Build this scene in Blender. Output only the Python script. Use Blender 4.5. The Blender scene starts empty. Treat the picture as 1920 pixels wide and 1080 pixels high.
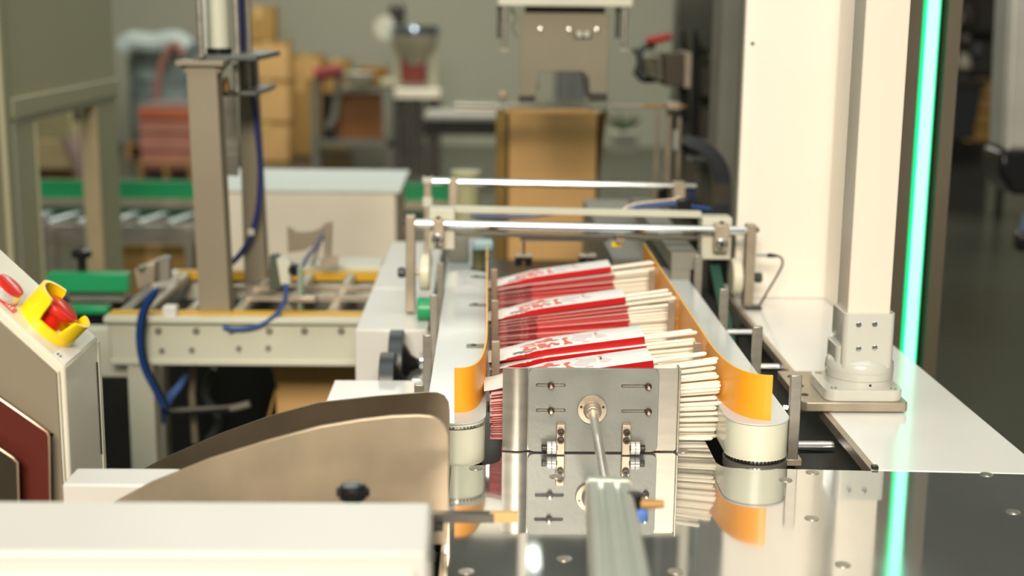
import bpy, bmesh, math, random
from mathutils import Vector, Matrix
from mathutils.geometry import tessellate_polygon
R = random.Random(7)
SC = bpy.context.scene
COL = SC.collection
PI = math.pi

# ------------------------------------------------------------------ camera
CH = 0.416                                    # camera height above the steel tabletop (z = 0)
FPX = 2591.0
_y = Vector((-45, -525, FPX)).normalized()
_d = Vector((-140, 12800, FPX)); _d = (_d - _y * _d.dot(_y)).normalized()
_x = _d.cross(_y)
if _x.x < 0: _x = -_x
_z = -_d
cam = bpy.data.cameras.new('camera'); camo = bpy.data.objects.new('camera', cam); COL.objects.link(camo)
cam.sensor_width = 36; cam.lens = FPX / 1920 * 36; cam.clip_start = .05; cam.clip_end = 60
right = Vector((_x.x, _y.x, _z.x)); down = Vector((_x.y, _y.y, _z.y)); fwd = Vector((_x.z, _y.z, _z.z))
m3 = Matrix((right, -down, -fwd)).transposed()
camo.matrix_world = Matrix.Translation((0, 0, CH)) @ m3.to_4x4()
cam.dof.use_dof = True; cam.dof.focus_distance = 1.33; cam.dof.aperture_fstop = 3.9; cam.dof.aperture_blades = 0
SC.camera = camo

# ------------------------------------------------------------------ world, lights, exposure
SC.view_settings.view_transform = 'Standard'; SC.view_settings.look = 'None'
SC.view_settings.gamma = 1; SC.view_settings.use_curve_mapping = False
SC.view_settings.exposure = 0.0
w = bpy.data.worlds.new('World'); SC.world = w; w.use_nodes = True
w.node_tree.nodes['Background'].inputs[0].default_value = (.80, .88, .82, 1)
w.node_tree.nodes['Background'].inputs[1].default_value = .16
def area(name, loc, aim, sx, sy, power, col):
    l = bpy.data.lights.new(name, 'AREA'); l.shape = 'RECTANGLE'; l.size = sx; l.size_y = sy; l.energy = power; l.color = col
    o = bpy.data.objects.new(name, l); COL.objects.link(o); o.location = loc
    o.rotation_euler = (Vector(aim) - Vector(loc)).to_track_quat('-Z', 'Y').to_euler()
    return o
area('window_light', (-.3, -3.2, 2.5), (.2, 1.7, .1), 2.2, 1.0, 345, (1, .86, .70))
area('ceiling_light_near', (.1, 1.3, 2.35), (.1, 1.5, 0), 2.4, 1.4, 27, (.90, 1, .98))
area('ceiling_light_mid', (-1.6, 4.6, 2.6), (-1.6, 4.6, 0), 3.0, 1.6, 60, (.92, 1, .9))
area('ceiling_light_far', (-.5, 9.5, 2.6), (-.5, 9.5, 0), 6.0, 2.0, 200, (1, .96, .84))

# ------------------------------------------------------------------ helpers
def at(u, v, y=None, x=None, z=None):
    """the point where the sight line of pixel (u, v) meets the plane y=, x= or z="""
    d = Vector((u - 960, v - 540, FPX)); w_ = Vector((d.dot(_x), d.dot(_y), d.dot(_z)))
    if y is not None: t = y / w_.y
    elif x is not None: t = x / w_.x
    else: t = (z - CH) / w_.z
    return Vector((0, 0, CH)) + w_ * t

class G:
    def __init__(s): s.v = []; s.f = []; s.m = []
    def add(s, vs, fs, mi=0, M=None):
        b = len(s.v)
        for p in vs:
            p = Vector(p); s.v.append(M @ p if M else p)
        for f in fs: s.f.append([b + i for i in f]); s.m.append(mi)
        return s
    def box(s, x0, x1, y0, y1, z0, z1, mi=0, M=None):
        return s.add([(x0,y0,z0),(x1,y0,z0),(x1,y1,z0),(x0,y1,z0),(x0,y0,z1),(x1,y0,z1),(x1,y1,z1),(x0,y1,z1)],
                     [(0,3,2,1),(4,5,6,7),(0,1,5,4),(1,2,6,5),(2,3,7,6),(3,0,4,7)], mi, M)
    def cbox(s, c, d, mi=0, M=None):
        return s.box(c[0]-d[0]/2, c[0]+d[0]/2, c[1]-d[1]/2, c[1]+d[1]/2, c[2]-d[2]/2, c[2]+d[2]/2, mi, M)
    def prism(s, pts, ax, a, b, mi=0, holes=(), M=None):
        """2-D outline (with holes) pushed from a to b along ax. ax x: (y,z)  y: (x,z)  z: (x,y)"""
        def P(p, t):
            return {'x': (t, p[0], p[1]), 'y': (p[0], t, p[1]), 'z': (p[0], p[1], t)}[ax]
        loops = [list(pts)] + [list(h) for h in holes]
        flat = [p for l in loops for p in l]; n = len(flat)
        tri = tessellate_polygon([[Vector((p[0], p[1], 0)) for p in l] for l in loops])
        vs = [P(p, a) for p in flat] + [P(p, b) for p in flat]
        fs = [tuple(t) for t in tri] + [tuple(n + i for i in reversed(t)) for t in tri]
        o = 0
        for l in loops:
            k = len(l)
            for i in range(k): j = (i + 1) % k; fs.append((o+i, o+j, n+o+j, n+o+i))
            o += k
        return s.add(vs, fs, mi, M)
    def tube(s, pts, r, n=10, mi=0, cap=True):
        pts = [Vector(p) for p in pts]; rs = r if isinstance(r, (list, tuple)) else [r] * len(pts)
        vs = []; up = None
        for i, p in enumerate(pts):
            d = (pts[min(i+1, len(pts)-1)] - pts[max(i-1, 0)]).normalized()
            if up is None: up = Vector((0, 0, 1)) if abs(d.z) < .9 else Vector((0, 1, 0))
            a = d.cross(up).normalized(); bb = a.cross(d).normalized(); up = bb
            for k in range(n):
                t = 2 * PI * k / n; vs.append(p + (a * math.cos(t) + bb * math.sin(t)) * rs[i])
        fs = [(i*n+k, i*n+(k+1) % n, (i+1)*n+(k+1) % n, (i+1)*n+k) for i in range(len(pts)-1) for k in range(n)]
        if cap: fs += [tuple(range(n-1, -1, -1)), tuple((len(pts)-1)*n+k for k in range(n))]
        return s.add(vs, fs, mi)
    def lathe(s, prof, c, ax, n=24, mi=0):
        """prof: (radius, distance along ax) pairs"""
        c = Vector(c); ax = Vector(ax).normalized()
        a = ax.orthogonal().normalized(); b = ax.cross(a)
        vs = []
        for r, h in prof:
            for k in range(n):
                t = 2*PI*k/n; vs.append(c + ax*h + (a*math.cos(t) + b*math.sin(t)) * max(r, 1e-5))
        fs = [(i*n+k, i*n+(k+1) % n, (i+1)*n+(k+1) % n, (i+1)*n+k) for i in range(len(prof)-1) for k in range(n)]
        fs += [tuple(range(n-1, -1, -1)), tuple((len(prof)-1)*n+k for k in range(n))]
        return s.add(vs, fs, mi)
    def cyl(s, p0, p1, r, n=16, mi=0):
        p0 = Vector(p0); p1 = Vector(p1); return s.lathe([(r, 0), (r, (p1-p0).length)], p0, p1-p0, n, mi)

ORG = {}
def org(o): return ORG[o.name] if o is not None else Vector((0, 0, 0))
def thing(name, label, cat, loc=(0, 0, 0), group=None):
    o = bpy.data.objects.new(name, None); COL.objects.link(o); o.location = loc; o.empty_display_size = .02
    o['label'] = label; o['category'] = cat
    if group: o['group'] = group
    ORG[o.name] = Vector(loc); return o
def obj(name, g, mats, parent=None, bev=0, smooth=35, seg=2):
    me = bpy.data.meshes.new(name)
    if parent is None:
        xs = [p.x for p in g.v]; ys = [p.y for p in g.v]; zs = [p.z for p in g.v]
        og = Vector(((min(xs)+max(xs))/2, (min(ys)+max(ys))/2, min(zs)))
    else: og = org(parent)
    me.from_pydata([tuple(p - og) for p in g.v], [], g.f)
    bm = bmesh.new(); bm.from_mesh(me)
    for f, mi in zip(bm.faces, g.m): f.material_index = mi
    bmesh.ops.recalc_face_normals(bm, faces=bm.faces[:]); bm.to_mesh(me); bm.free()
    if not isinstance(mats, (list, tuple)): mats = [mats]
    for m in mats: me.materials.append(m)
    if smooth:
        for p in me.polygons: p.use_smooth = True
        me.set_sharp_from_angle(angle=math.radians(smooth))
    o = bpy.data.objects.new(name, me); COL.objects.link(o)
    if parent is None: o.location = og
    else: o.parent = parent
    ORG[o.name] = og
    if bev:
        b = o.modifiers.new('b', 'BEVEL'); b.width = bev; b.segments = seg; b.limit_method = 'ANGLE'; b.angle_limit = math.radians(40)
    return o
def tag(o, label, cat, group=None):
    o['label'] = label; o['category'] = cat
    if group: o['group'] = group
    return o
def lab(o, t): o['label'] = t; return o
def stuff(o): o['kind'] = 'stuff'; return o
def struct(o): o['kind'] = 'structure'; return o
def rrect(x0, x1, z0, z1, r, n=5):
    out = []
    for cx, cz, a0 in ((x1-r, z1-r, 0), (x0+r, z1-r, 90), (x0+r, z0+r, 180), (x1-r, z0+r, 270)):
        for i in range(n+1):
            a = math.radians(a0 + 90*i/n); out.append((cx + r*math.cos(a), cz + r*math.sin(a)))
    return out
def circ(cx, cy, r, n=16, a0=0): return [(cx + r*math.cos(a0 + 2*PI*i/n), cy + r*math.sin(a0 + 2*PI*i/n)) for i in range(n)]
def bez(ps, n=10):
    """smooth curve through the given points (Catmull-Rom)"""
    ps = [Vector(p) for p in ps]; out = []
    for i in range(len(ps)-1):
        a = ps[max(i-1, 0)]; b = ps[i]; c = ps[i+1]; d = ps[min(i+2, len(ps)-1)]
        for k in range(n):
            t = k/n; out.append(.5*((2*b) + (c-a)*t + (2*a-5*b+4*c-d)*t*t + (3*b-a-3*c+d)*t**3))
    out.append(ps[-1]); return out

def mat(name, col, rough=.5, metal=0.0, noise=.06, nscale=8, bump=0, bscale=60, stretch=None, coat=0, emit=None, estr=0,
        rvar=0, alpha=None, trans=0, spec=None, col2=None, ior=None):
    m = bpy.data.materials.new(name); m.use_nodes = True; nt = m.node_tree; N = nt.nodes; b = N['Principled BSDF']
    b.inputs['Roughness'].default_value = rough; b.inputs['Metallic'].default_value = metal
    b.inputs['Coat Weight'].default_value = coat
    b.inputs['Coat Roughness'].default_value = .08
    if ior: b.inputs['IOR'].default_value = ior
    tc = N.new('ShaderNodeTexCoord'); mp = N.new('ShaderNodeMapping'); nt.links.new(tc.outputs['Object'], mp.inputs[0])
    if stretch: mp.inputs['Scale'].default_value = stretch
    nz = N.new('ShaderNodeTexNoise'); nz.inputs['Scale'].default_value = nscale; nz.inputs['Detail'].default_value = 5
    nt.links.new(mp.outputs[0], nz.inputs['Vector'])
    mx = N.new('ShaderNodeMix'); mx.data_type = 'RGBA'
    c2 = col2 or [max(0, c * (1 - noise*2)) for c in col]
    mx.inputs[6].default_value = (*c2, 1); mx.inputs[7].default_value = (*col, 1)
    rp = N.new('ShaderNodeValToRGB'); rp.color_ramp.elements[0].position = .35; rp.color_ramp.elements[1].position = .65
    nt.links.new(nz.outputs[0], rp.inputs[0]); nt.links.new(rp.outputs[0], mx.inputs[0])
    nt.links.new(mx.outputs[2], b.inputs['Base Color'])
    if rvar:
        mr = N.new('ShaderNodeMapRange'); mr.inputs[1].default_value = .3; mr.inputs[2].default_value = .75
        mr.inputs[3].default_value = rough; mr.inputs[4].default_value = rough + rvar
        nt.links.new(nz.outputs[0], mr.inputs[0]); nt.links.new(mr.outputs[0], b.inputs['Roughness'])
    if bump:
        n2 = N.new('ShaderNodeTexNoise'); n2.inputs['Scale'].default_value = bscale; n2.inputs['Detail'].default_value = 4
        nt.links.new(mp.outputs[0], n2.inputs['Vector'])
        bp = N.new('ShaderNodeBump'); bp.inputs['Strength'].default_value = bump; bp.inputs['Distance'].default_value = .002
        nt.links.new(n2.outputs[0], bp.inputs['Height']); nt.links.new(bp.outputs[0], b.inputs['Normal'])
    if emit:
        b.inputs['Emission Color'].default_value = (*emit, 1); b.inputs['Emission Strength'].default_value = estr
    if trans: b.inputs['Transmission Weight'].default_value = trans
    if spec is not None: b.inputs['Specular IOR Level'].default_value = spec
    return m

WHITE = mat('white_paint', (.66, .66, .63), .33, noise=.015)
WHITE2 = mat('white_gloss_paint', (.82, .82, .79), .20, noise=.012, coat=.3)
COLUMNW = mat('column_white_paint', (.92, .865, .77), .45, noise=.01)
HEADW = mat('light_grey_enamel', (.54, .55, .50), .22, noise=.015, coat=.5)
MIRROR = mat('polished_steel', (.78, .80, .80), .015, .90, noise=.10, nscale=6, rvar=.13, stretch=(1, .45, 1))
STEEL = mat('brushed_steel', (.42, .40, .35), .32, .75, noise=.07, nscale=14, stretch=(1, 1, 6), rvar=.1)
PLATE = mat('brushed_plate', (.235, .25, .23), .38, .4, noise=.08, nscale=16, bump=.06, bscale=240, rvar=.12)
GUARD2 = mat('stained_steel_dark_reflection', (.33, .27, .20), .28, 1, noise=.10, nscale=7, rvar=.1, col2=(.27, .22, .16))  # darker copy for the rear guard, its dark reflection put into the colour
GRIPM = mat('gripper_steel', (.21, .19, .135), .5, .2, noise=.05)
GUARD = mat('stained_steel_warm_reflection', (.66, .54, .39), .32, .72, noise=.12, nscale=11, rvar=.16, col2=(.50, .42, .31))  # reflected warm brown put into the colour, stains mottled over it
CHROME = mat('chrome', (.78, .79, .79), .16, 1, noise=.02)
STEELW = mat('warm_steel', (.48, .41, .32), .36, .6, noise=.1, nscale=20, rvar=.1)
BRUSHW = mat('grey_painted_metal', (.27, .235, .17), .42, .1, noise=.04)
DARKM = mat('dark_metal', (.06, .058, .05), .35, .6, noise=.1)
BOLT = mat('blackened_bolt', (.05, .04, .03), .35, .7, noise=.1)
COPPER = mat('worn_bolt_end', (.75, .55, .42), .3, .9, noise=.05)
BLACK = mat('black_plastic', (.012, .012, .013), .22, noise=.1)
RUBBER = mat('black_belt_rubber', (.035, .045, .05), .38, noise=.1)
VOID = mat('black_painted_base', (.008, .008, .008), .3, noise=.2)
ORANGE = mat('orange_plastic', (.95, .38, .014), .38, noise=.015)
ORANGE_E = mat('orange_plastic_edge', (.90, .46, .03), .4, noise=.015)
BELT = mat('pale_belt', (.68, .69, .56), .28, noise=.03, coat=.2)
COVER = mat('cover_plate_paint', (.57, .63, .64), .20, noise=.012, coat=.2)
PAPER = mat('white_paper', (.86, .85, .83), .55, noise=.008, spec=.2)
RED = mat('red_paper', (.56, .012, .014), .42, noise=.05, nscale=30)
RED2 = mat('dark_red_paper', (.28, .004, .006), .45, noise=.05, nscale=30)
PINK = mat('pale_pink_paper', (.72, .25, .21), .5, noise=.06, nscale=40)
INK = mat('red_ink', (.74, .11, .07), .5, noise=.03)
INKP = mat('pale_mauve_ink', (.74, .64, .66), .55, noise=.01)
INKR = mat('rose_ink', (.72, .38, .38), .55, noise=.01)
INKG = mat('grey_ink', (.16, .15, .15), .55, noise=.01)
WOOD = mat('pale_wood', (.80, .74, .60), .5, noise=.05, nscale=6, stretch=(1, 12, 12))
WOOD2 = mat('pale_wood_cream', (.84, .80, .69), .5, noise=.04, nscale=6, stretch=(1, 12, 12))
NYLON = mat('nylon', (.72, .70, .55), .4, noise=.03)
GREEN = mat('green_plastic', (.012, .33, .12), .35, noise=.05)
GREENB = mat('green_belt', (.004, .06, .035), .5, noise=.08)
YELLOW = mat('yellow_plastic', (.95, .66, .008), .28, noise=.01, coat=.3)
YRAIL = mat('yellow_rail', (.62, .36, .02), .5, noise=.05)
REDP = mat('red_plastic', (.66, .02, .012), .25, noise=.02, coat=.3)
BLUE = mat('blue_hose', (.012, .055, .22), .25, noise=.05)
BLUEL = mat('light_blue_plastic', (.10, .22, .62), .3, noise=.04)
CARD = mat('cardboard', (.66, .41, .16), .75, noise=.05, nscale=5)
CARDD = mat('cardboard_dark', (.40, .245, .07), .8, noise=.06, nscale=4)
CREAM = mat('cream_enamel', (.46, .45, .30), .42, noise=.02, nscale=2)
BEAM = mat('pale_green_enamel', (.60, .61, .50), .4, noise=.03)
POSTW = mat('post_paint', (.70, .655, .56), .35, noise=.01)
CTRLW = mat('control_box_paint', (.74, .72, .60), .3, noise=.012, coat=.3)
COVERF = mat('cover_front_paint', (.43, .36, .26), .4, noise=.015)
COVER2 = mat('bluish_white_lid', (.78, .85, .83), .3, noise=.01)
BEZEL = mat('bezel_chrome', (.75, .75, .72), .25, .4)
BOXW = mat('pale_cabinet_paint', (.86, .80, .66), .4, noise=.02)
LEDC = mat('led_core', (.3, 1, .8), .4, emit=(.28, 1, .78), estr=1.25)
LEDG = mat('led_diffuser', (.0, .5, .2), .4, emit=(.0, .62, .16), estr=1.1)
FRAME = mat('bronze_frame', (.115, .10, .07), .35, .25, noise=.06)
FLOOR = mat('epoxy_floor', (.090, .095, .072), .22, noise=.12, nscale=.8, rvar=.12)
WALL = mat('painted_wall', (.42, .43, .34), .85, noise=.04, nscale=.6)
CEIL = mat('ceiling_paint', (.42, .47, .49), .85, noise=.06, nscale=.6)
SMOKE = mat('smoked_panel', (.085, .085, .06), .5, noise=.04)
BRASS = mat('brass', (.45, .26, .09), .45, .5, noise=.05)
AMBER = mat('amber_film', (.62, .42, .16), .35, noise=.04)
MAROON = mat('maroon_reflection', (.13, .025, .018), .35, .2, noise=.05)  # reflection colour for a plate added before the control box
DREFL = mat('dark_reflection', (.05, .045, .03), .35, .3, noise=.05)  # darker reflection colour for the second added plate
TEDGE = mat('bright_edge', (.70, .52, .38), .3, .8, noise=.04)
ALU = mat('anodised_aluminium', (.55, .60, .54), .38, .6, noise=.04)
PINKS = mat('pink_paper_stack', (.56, .24, .18), .7, noise=.08, nscale=6)
REDS = mat('orange_red_stack', (.50, .14, .06), .7, noise=.08, nscale=6)
WRAP = mat('stretch_film', (.30, .38, .38), .25, noise=.25, nscale=5)
PALLET = mat('pallet_wood', (.40, .24, .09), .8, noise=.1)
BENCHW = mat('orange_brown_board', (.32, .13, .035), .6, noise=.05)
DKRED = mat('dark_red_hopper', (.22, .022, .012), .4, noise=.08)
GREYM = mat('grey_machine', (.22, .22, .18), .5, noise=.08)
CLEAR = mat('clear_acrylic', (.80, .86, .78), .12, noise=.02, trans=.85, ior=1.2)
# ================================================================== the hall
def room(name, g, m): return struct(obj(name, g, m, smooth=0))
FZ = -.85
room('floor', G().box(-7, 7, -4, 13.2, FZ-.1, FZ), FLOOR)
room('wall_back', G().box(-7, 7, 13.0, 13.2, FZ, 3.7), WALL)
room('wall_left', G().box(-7.2, -7, -4, 13.2, FZ, 3.7), WALL)
room('wall_right', G().box(7, 7.2, -4, 13.2, FZ, 3.7), WALL)
room('ceiling', G().box(-7.2, 7.2, -4, 13.2, 3.7, 3.8), CEIL)
LAMP = mat('lamp_tube', (.9, .95, .9), .4, emit=(.95, 1, .92), estr=5)
for i, (x, y) in enumerate(((-3.2, 5.0), (-3.2, 9.2), (.35, 9.2))):
    t = thing('ceiling_lamp', 'long white batten lamp on the hall ceiling', 'ceiling lamp', (x, y, 3.4), 'batten lamps on the ceiling')
    obj('lamp_housing', G().box(x-.012, x+.012, y-.55, y+.55, 3.42, 3.46).box(x-.004, x+.004, y-.5, y-.49, 3.46, 3.7).box(x-.004, x+.004, y+.49, y+.5, 3.46, 3.7), WHITE, t)
    obj('lamp_tube', G().box(x-.035, x+.035, y-.14, y+.14, 3.37, 3.42), LAMP, t)

# ================================================================== polished steel table
t = thing('steel_table', 'mirror polished steel tabletop in the foreground, reflecting the pusher plate', 'table', (.4, .9, FZ))
out = [(-.031, .55), (1.15, .55), (1.15, 1.195), (.497, 1.206), (.36, 1.2135), (.262, 1.219)]
out += [(.240, 1.219), (.228, 1.2205), (.2205, 1.226), (.217, 1.236), (.217, 2.05), (.016, 2.05), (.016, 1.252), (.014, 1.238), (.008, 1.229), (-.002, 1.2245), (-.031, 1.223)]
obj('tabletop', G().prism(out, 'z', -.012, 0), MIRROR, t, smooth=20)
obj('edge_strip', G().box(-.0335, -.0315, .55, 1.223, -.03, .0005), STEEL, t)
obj('cabinet_base', G().box(-.02, 1.1, .6, 1.19, FZ, -.0125), WHITE, t)
for u, v in ((1473, 900), (1523, 886), (1522, 972), (1580, 1059), (892, 878), (874, 1072), (1058, 1048), (1043, 894), (1267, 1072), (1281, 846), (1850, 890), (1900, 960)):
    p = at(u, v, z=0)
    g = G().lathe([(.0062, 0), (.0060, .0004), (.0042, .0001), (.0024, .0001), (.0022, .0003)], (p.x, p.y, .0001), (0, 0, 1), 20)
    obj('screw_head', g, STEEL, t)

# black bed under the side belts and the gap on the right
t = tag(obj('conveyor_bed', G().box(-.068, .3585, 1.235, 2.85, FZ, -.10).box(-.068, -.064, 1.235, 2.85, -.10, -.012).box(.296, .3585, 1.9, 2.85, -.1, -.03), VOID),
        'black bed of the packing line seen in the gaps beside the side belts', 'machine bed')

# ================================================================== side belt units
def stadium(cx, y0, y1, r, n=14):
    pts = [(cx + r*math.cos(PI + PI*i/n), y0 + r*math.sin(PI + PI*i/n)) for i in range(n+1)]
    pts += [(cx + r*math.cos(PI*i/n), y1 + r*math.sin(PI*i/n)) for i in range(n+1)]
    return pts
def ring_teeth(cx, y0, r, z, dz, n=26):
    g = G()
    for i in range(n):
        a = PI + PI*(i+.5)/n
        M = Matrix.Translation((cx + r*math.cos(a), y0 + r*math.sin(a), z)) @ Matrix.Rotation(a, 4, 'Z')
        g.box(-.0006, .0008, -.0012, .0012, 0, dz, M=M)
    return g
def belt_unit(side):
    if side == 'l': cx, r, y0, lb = -.0275, .0275, 1.252, 'left side belt with pale drum and yellow-orange guide, beside the pack ends'
    else: cx, r, y0, lb = .2575, .0295, 1.256, 'right side belt with pale drum and orange curved guide, beside the chopstick tips'
    t = thing('side_belt_unit', lb, 'conveyor', (cx, y0, -.1))
    y1 = 1.985 if side == 'r' else 1.955
    H = .0405
    obj('cover_plate', G().prism(stadium(cx, y0, y1, r+.0008), 'z', H-.0015, H), COVER, t, smooth=30)
    inner = stadium(cx, y0, y1, r-.002)
    obj('belt', G().prism(stadium(cx, y0, y1, r), 'z', -.002 if side == 'l' else .004, H-.0022, holes=[inner]), BELT, t, smooth=30)
    if side == 'r':
        obj('drum_flange', G().lathe([(r+.001, 0), (r+.001, .008)], (cx, y0, -.008), (0, 0, 1), 40), STEEL, t)
        stuff(obj('belt_teeth', ring_teeth(cx, y0, r, .0015, .0025), CHROME, t))
        stuff(obj('tooth_band', G().lathe([(r-.0003, 0), (r-.0003, .003)], (cx, y0, .001), (0, 0, 1), 40), BLACK, t))
    else:
        stuff(obj('belt_teeth', ring_teeth(cx, y0, r+.0003, .0345, .0022), CHROME, t))
        stuff(obj('tooth_band', G().lathe([(r+.0004, 0), (r+.0004, .0008)], (cx, y0, .0337), (0, 0, 1), 40), DARKM, t))
    obj('drum_core', G().lathe([(r-.004, 0), (r-.004, .12)], (cx, y0, -.09), (0, 0, 1), 30), VOID, t)
    obj('belt_bed', G().box(cx-r+.003, cx+r-.003, y0, y1, -.06, H-.003), VOID, t)
    # guide: a bent strip standing on the inner edge of the cover, its front end curling outward
    if side == 'l':
        path = [(.0012, 1.94), (.0012, 1.85), (.0012, 1.6), (.0012, 1.42), (.0005, 1.37), (-.0020, 1.325), (-.0055, 1.292), (-.0110, 1.272), (-.0190, 1.2615), (-.0290, 1.2590)]
        mm = [ORANGE, ORANGE_E]; z0, z1 = .036, .084
    else:
        path = [(.2285, 1.975), (.2285, 1.9), (.2285, 1.6), (.2285, 1.40), (.2290, 1.345), (.2315, 1.305), (.2355, 1.277), (.2415, 1.258), (.2505, 1.246), (.2605, 1.2405), (.2675, 1.2395)]
        mm = [ORANGE, ORANGE_E]; z0, z1 = .038, .084
    ps = bez([(p[0], p[1], 0) for p in path], 6); th = .0009; n = len(ps)
    g = G(); L = []
    for i, p in enumerate(ps):
        d = (ps[min(i+1, n-1)] - ps[max(i-1, 0)]).normalized(); q = Vector((-d.y, d.x, 0)) * th
        L += [(p+q) + Vector((0, 0, z0)), (p+q) + Vector((0, 0, z1)), (p-q) + Vector((0, 0, z1)), (p-q) + Vector((0, 0, z0))]
    for i in range(n-1):
        a = i*4; b = a+4
        g.add([], [], 0)
        g.f += [[a, b, b+1, a+1], [a+2, b+2, b+3, a+3], [a+3, b+3, b, a]]; g.m += [0, 0, 0]
        g.f.append([a+1, b+1, b+2, a+2]); g.m.append(1)
    g.v = [Vector(p) for p in L]; g.f += [[0, 1, 2, 3], [4*n-4, 4*n-1, 4*n-2, 4*n-3]]; g.m += [0, 1]
    obj('guide_plate', g, mm, t, smooth=50)
    if side == 'l':
        for y in (1.312, 1.52, 1.74, 1.93):
            x0 = -.0215 if y > 1.4 else -.025; x1 = 0 if y > 1.4 else -.006
            tb = obj('mounting_tab', G().box(x0, x1, y-.006, y+.006, H, H+.0016), GREYM, t, bev=.0004)
            obj('tab_screw', G().lathe([(.0034, 0), (.0034, .0008), (.0018, .0008), (.0018, .0003)], (x0+.008, y, H+.0016), (0, 0, 1), 16), BOLT, tb)
    return t
belt_unit('l'); belt_unit('r')
tag(obj('belt_end_housing', G().box(.20, .294, 2.15, 2.84, -.099, .03), GREYM, bev=.002), 'grey machine housing behind the right side belt under the cross frame', 'machine housing')

# flights that push the piles along
for x, n, w_ in ((.0105, 'left', .0085), (.2195, 'right', .0085)):
    for y, o in ((1.388, 'front pile but one'), (1.592, 'third pile back'), (1.79, 'farthest pile')):
        t = thing('belt_flight', 'grey steel flight bar at the %s end of the %s' % (n, o), 'flight bar', (x, y, 0), 'flight bars on the side belts')
        obj('bar', G().box(x-w_/2, x+w_/2, y-.003, y+.003, .004, .079), STEELW, t, bev=.0006)
        obj('bar_foot', G().box(x-w_/2-.004, x+w_/2+.004 if n == 'left' else x+w_/2, y-.0025, y+.009, .003, .012), STEELW, t, bev=.0006)

# ================================================================== chopstick packs
SL = .166; PW = .052; TL = .0019; TR = .0034
def zt(x): return TL + (TR-TL) * min(1, max(0, (x-.012)/.043))
def ztop(x): return TL + (.0088-TL) * min(1, max(0, (x-.010)/.055))
def zb(x): return .0004
def sleeve_mesh(zt=zt):
    xs = [0, .010, .018, .0195, .026, .0275, .034, .036, .0395, .0415, .045, .0475, .056, .062, .1, .14, SL]
    g = G()
    for x in xs:
        t_ = zt(x); e = .0007
        g.v += [Vector(p) for p in ((x, 0, t_-.0007), (x, .0008, t_-.0002), (x, PW/2, t_+e), (x, PW-.001, t_-.0002), (x, PW, t_-.0007), (x, PW-.001, .0003), (x, PW/2, -.0002), (x, .001, .0003))]
    for i in range(len(xs)-1):
        a = i*8; b = a+8; xm = (xs[i]+xs[i+1])/2
        for k in range(8):
            f = [a+k, b+k, b+(k+1) % 8, a+(k+1) % 8]
            if k in (1, 2): mi = 0
            elif k == 0:
                mi = 2
                if .026 < xm < .0275 or .034 < xm < .056: mi = 3
                if .036 < xm < .0395 or .0415 < xm < .045: mi = 2
                if .0195 < xm < .034: mi = 3
            elif k == 3: mi = 2
            else: mi = 1 if not (.0195 < xm < .056) else 3
            g.f.append(f); g.m.append(mi)
    g.f += [[7-k for k in range(8)], [len(g.v)-8+k for k in range(8)]]; g.m += [2, 0]
    return g
def stick_mesh():
    g = G(); n = 8; xs = [.045, .06, .12, .19, .2185, .2205, .2215]; rs = [.0012, .0014, .0017, .0021, .00225, .0018, .0010]
    g.tube([(x, 0, 0) for x in xs], rs, n); return g
RAWS = {}
def raw(name, g, mats, smooth=40):
    me = bpy.data.meshes.new(name); me.from_pydata([tuple(p) for p in g.v], [], g.f)
    bm = bmesh.new(); bm.from_mesh(me)
    for f, mi in zip(bm.faces, g.m): f.material_index = mi
    bmesh.ops.recalc_face_normals(bm, faces=bm.faces[:]); bm.to_mesh(me); bm.free()
    for m in mats: me.materials.append(m)
    for p in me.polygons: p.use_smooth = True
    me.set_sharp_from_angle(angle=math.radians(smooth)); return me
ME_SL = raw('sleeve', sleeve_mesh(), [PAPER, RED, PINK, RED2], 25); ME_SLT = raw('sleeve_open', sleeve_mesh(ztop), [PAPER, RED, PAPER, RED], 25)
ME_ST = raw('chopstick', stick_mesh(), [WOOD]); ME_ST2 = raw('chopstick', stick_mesh(), [WOOD2])
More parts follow.
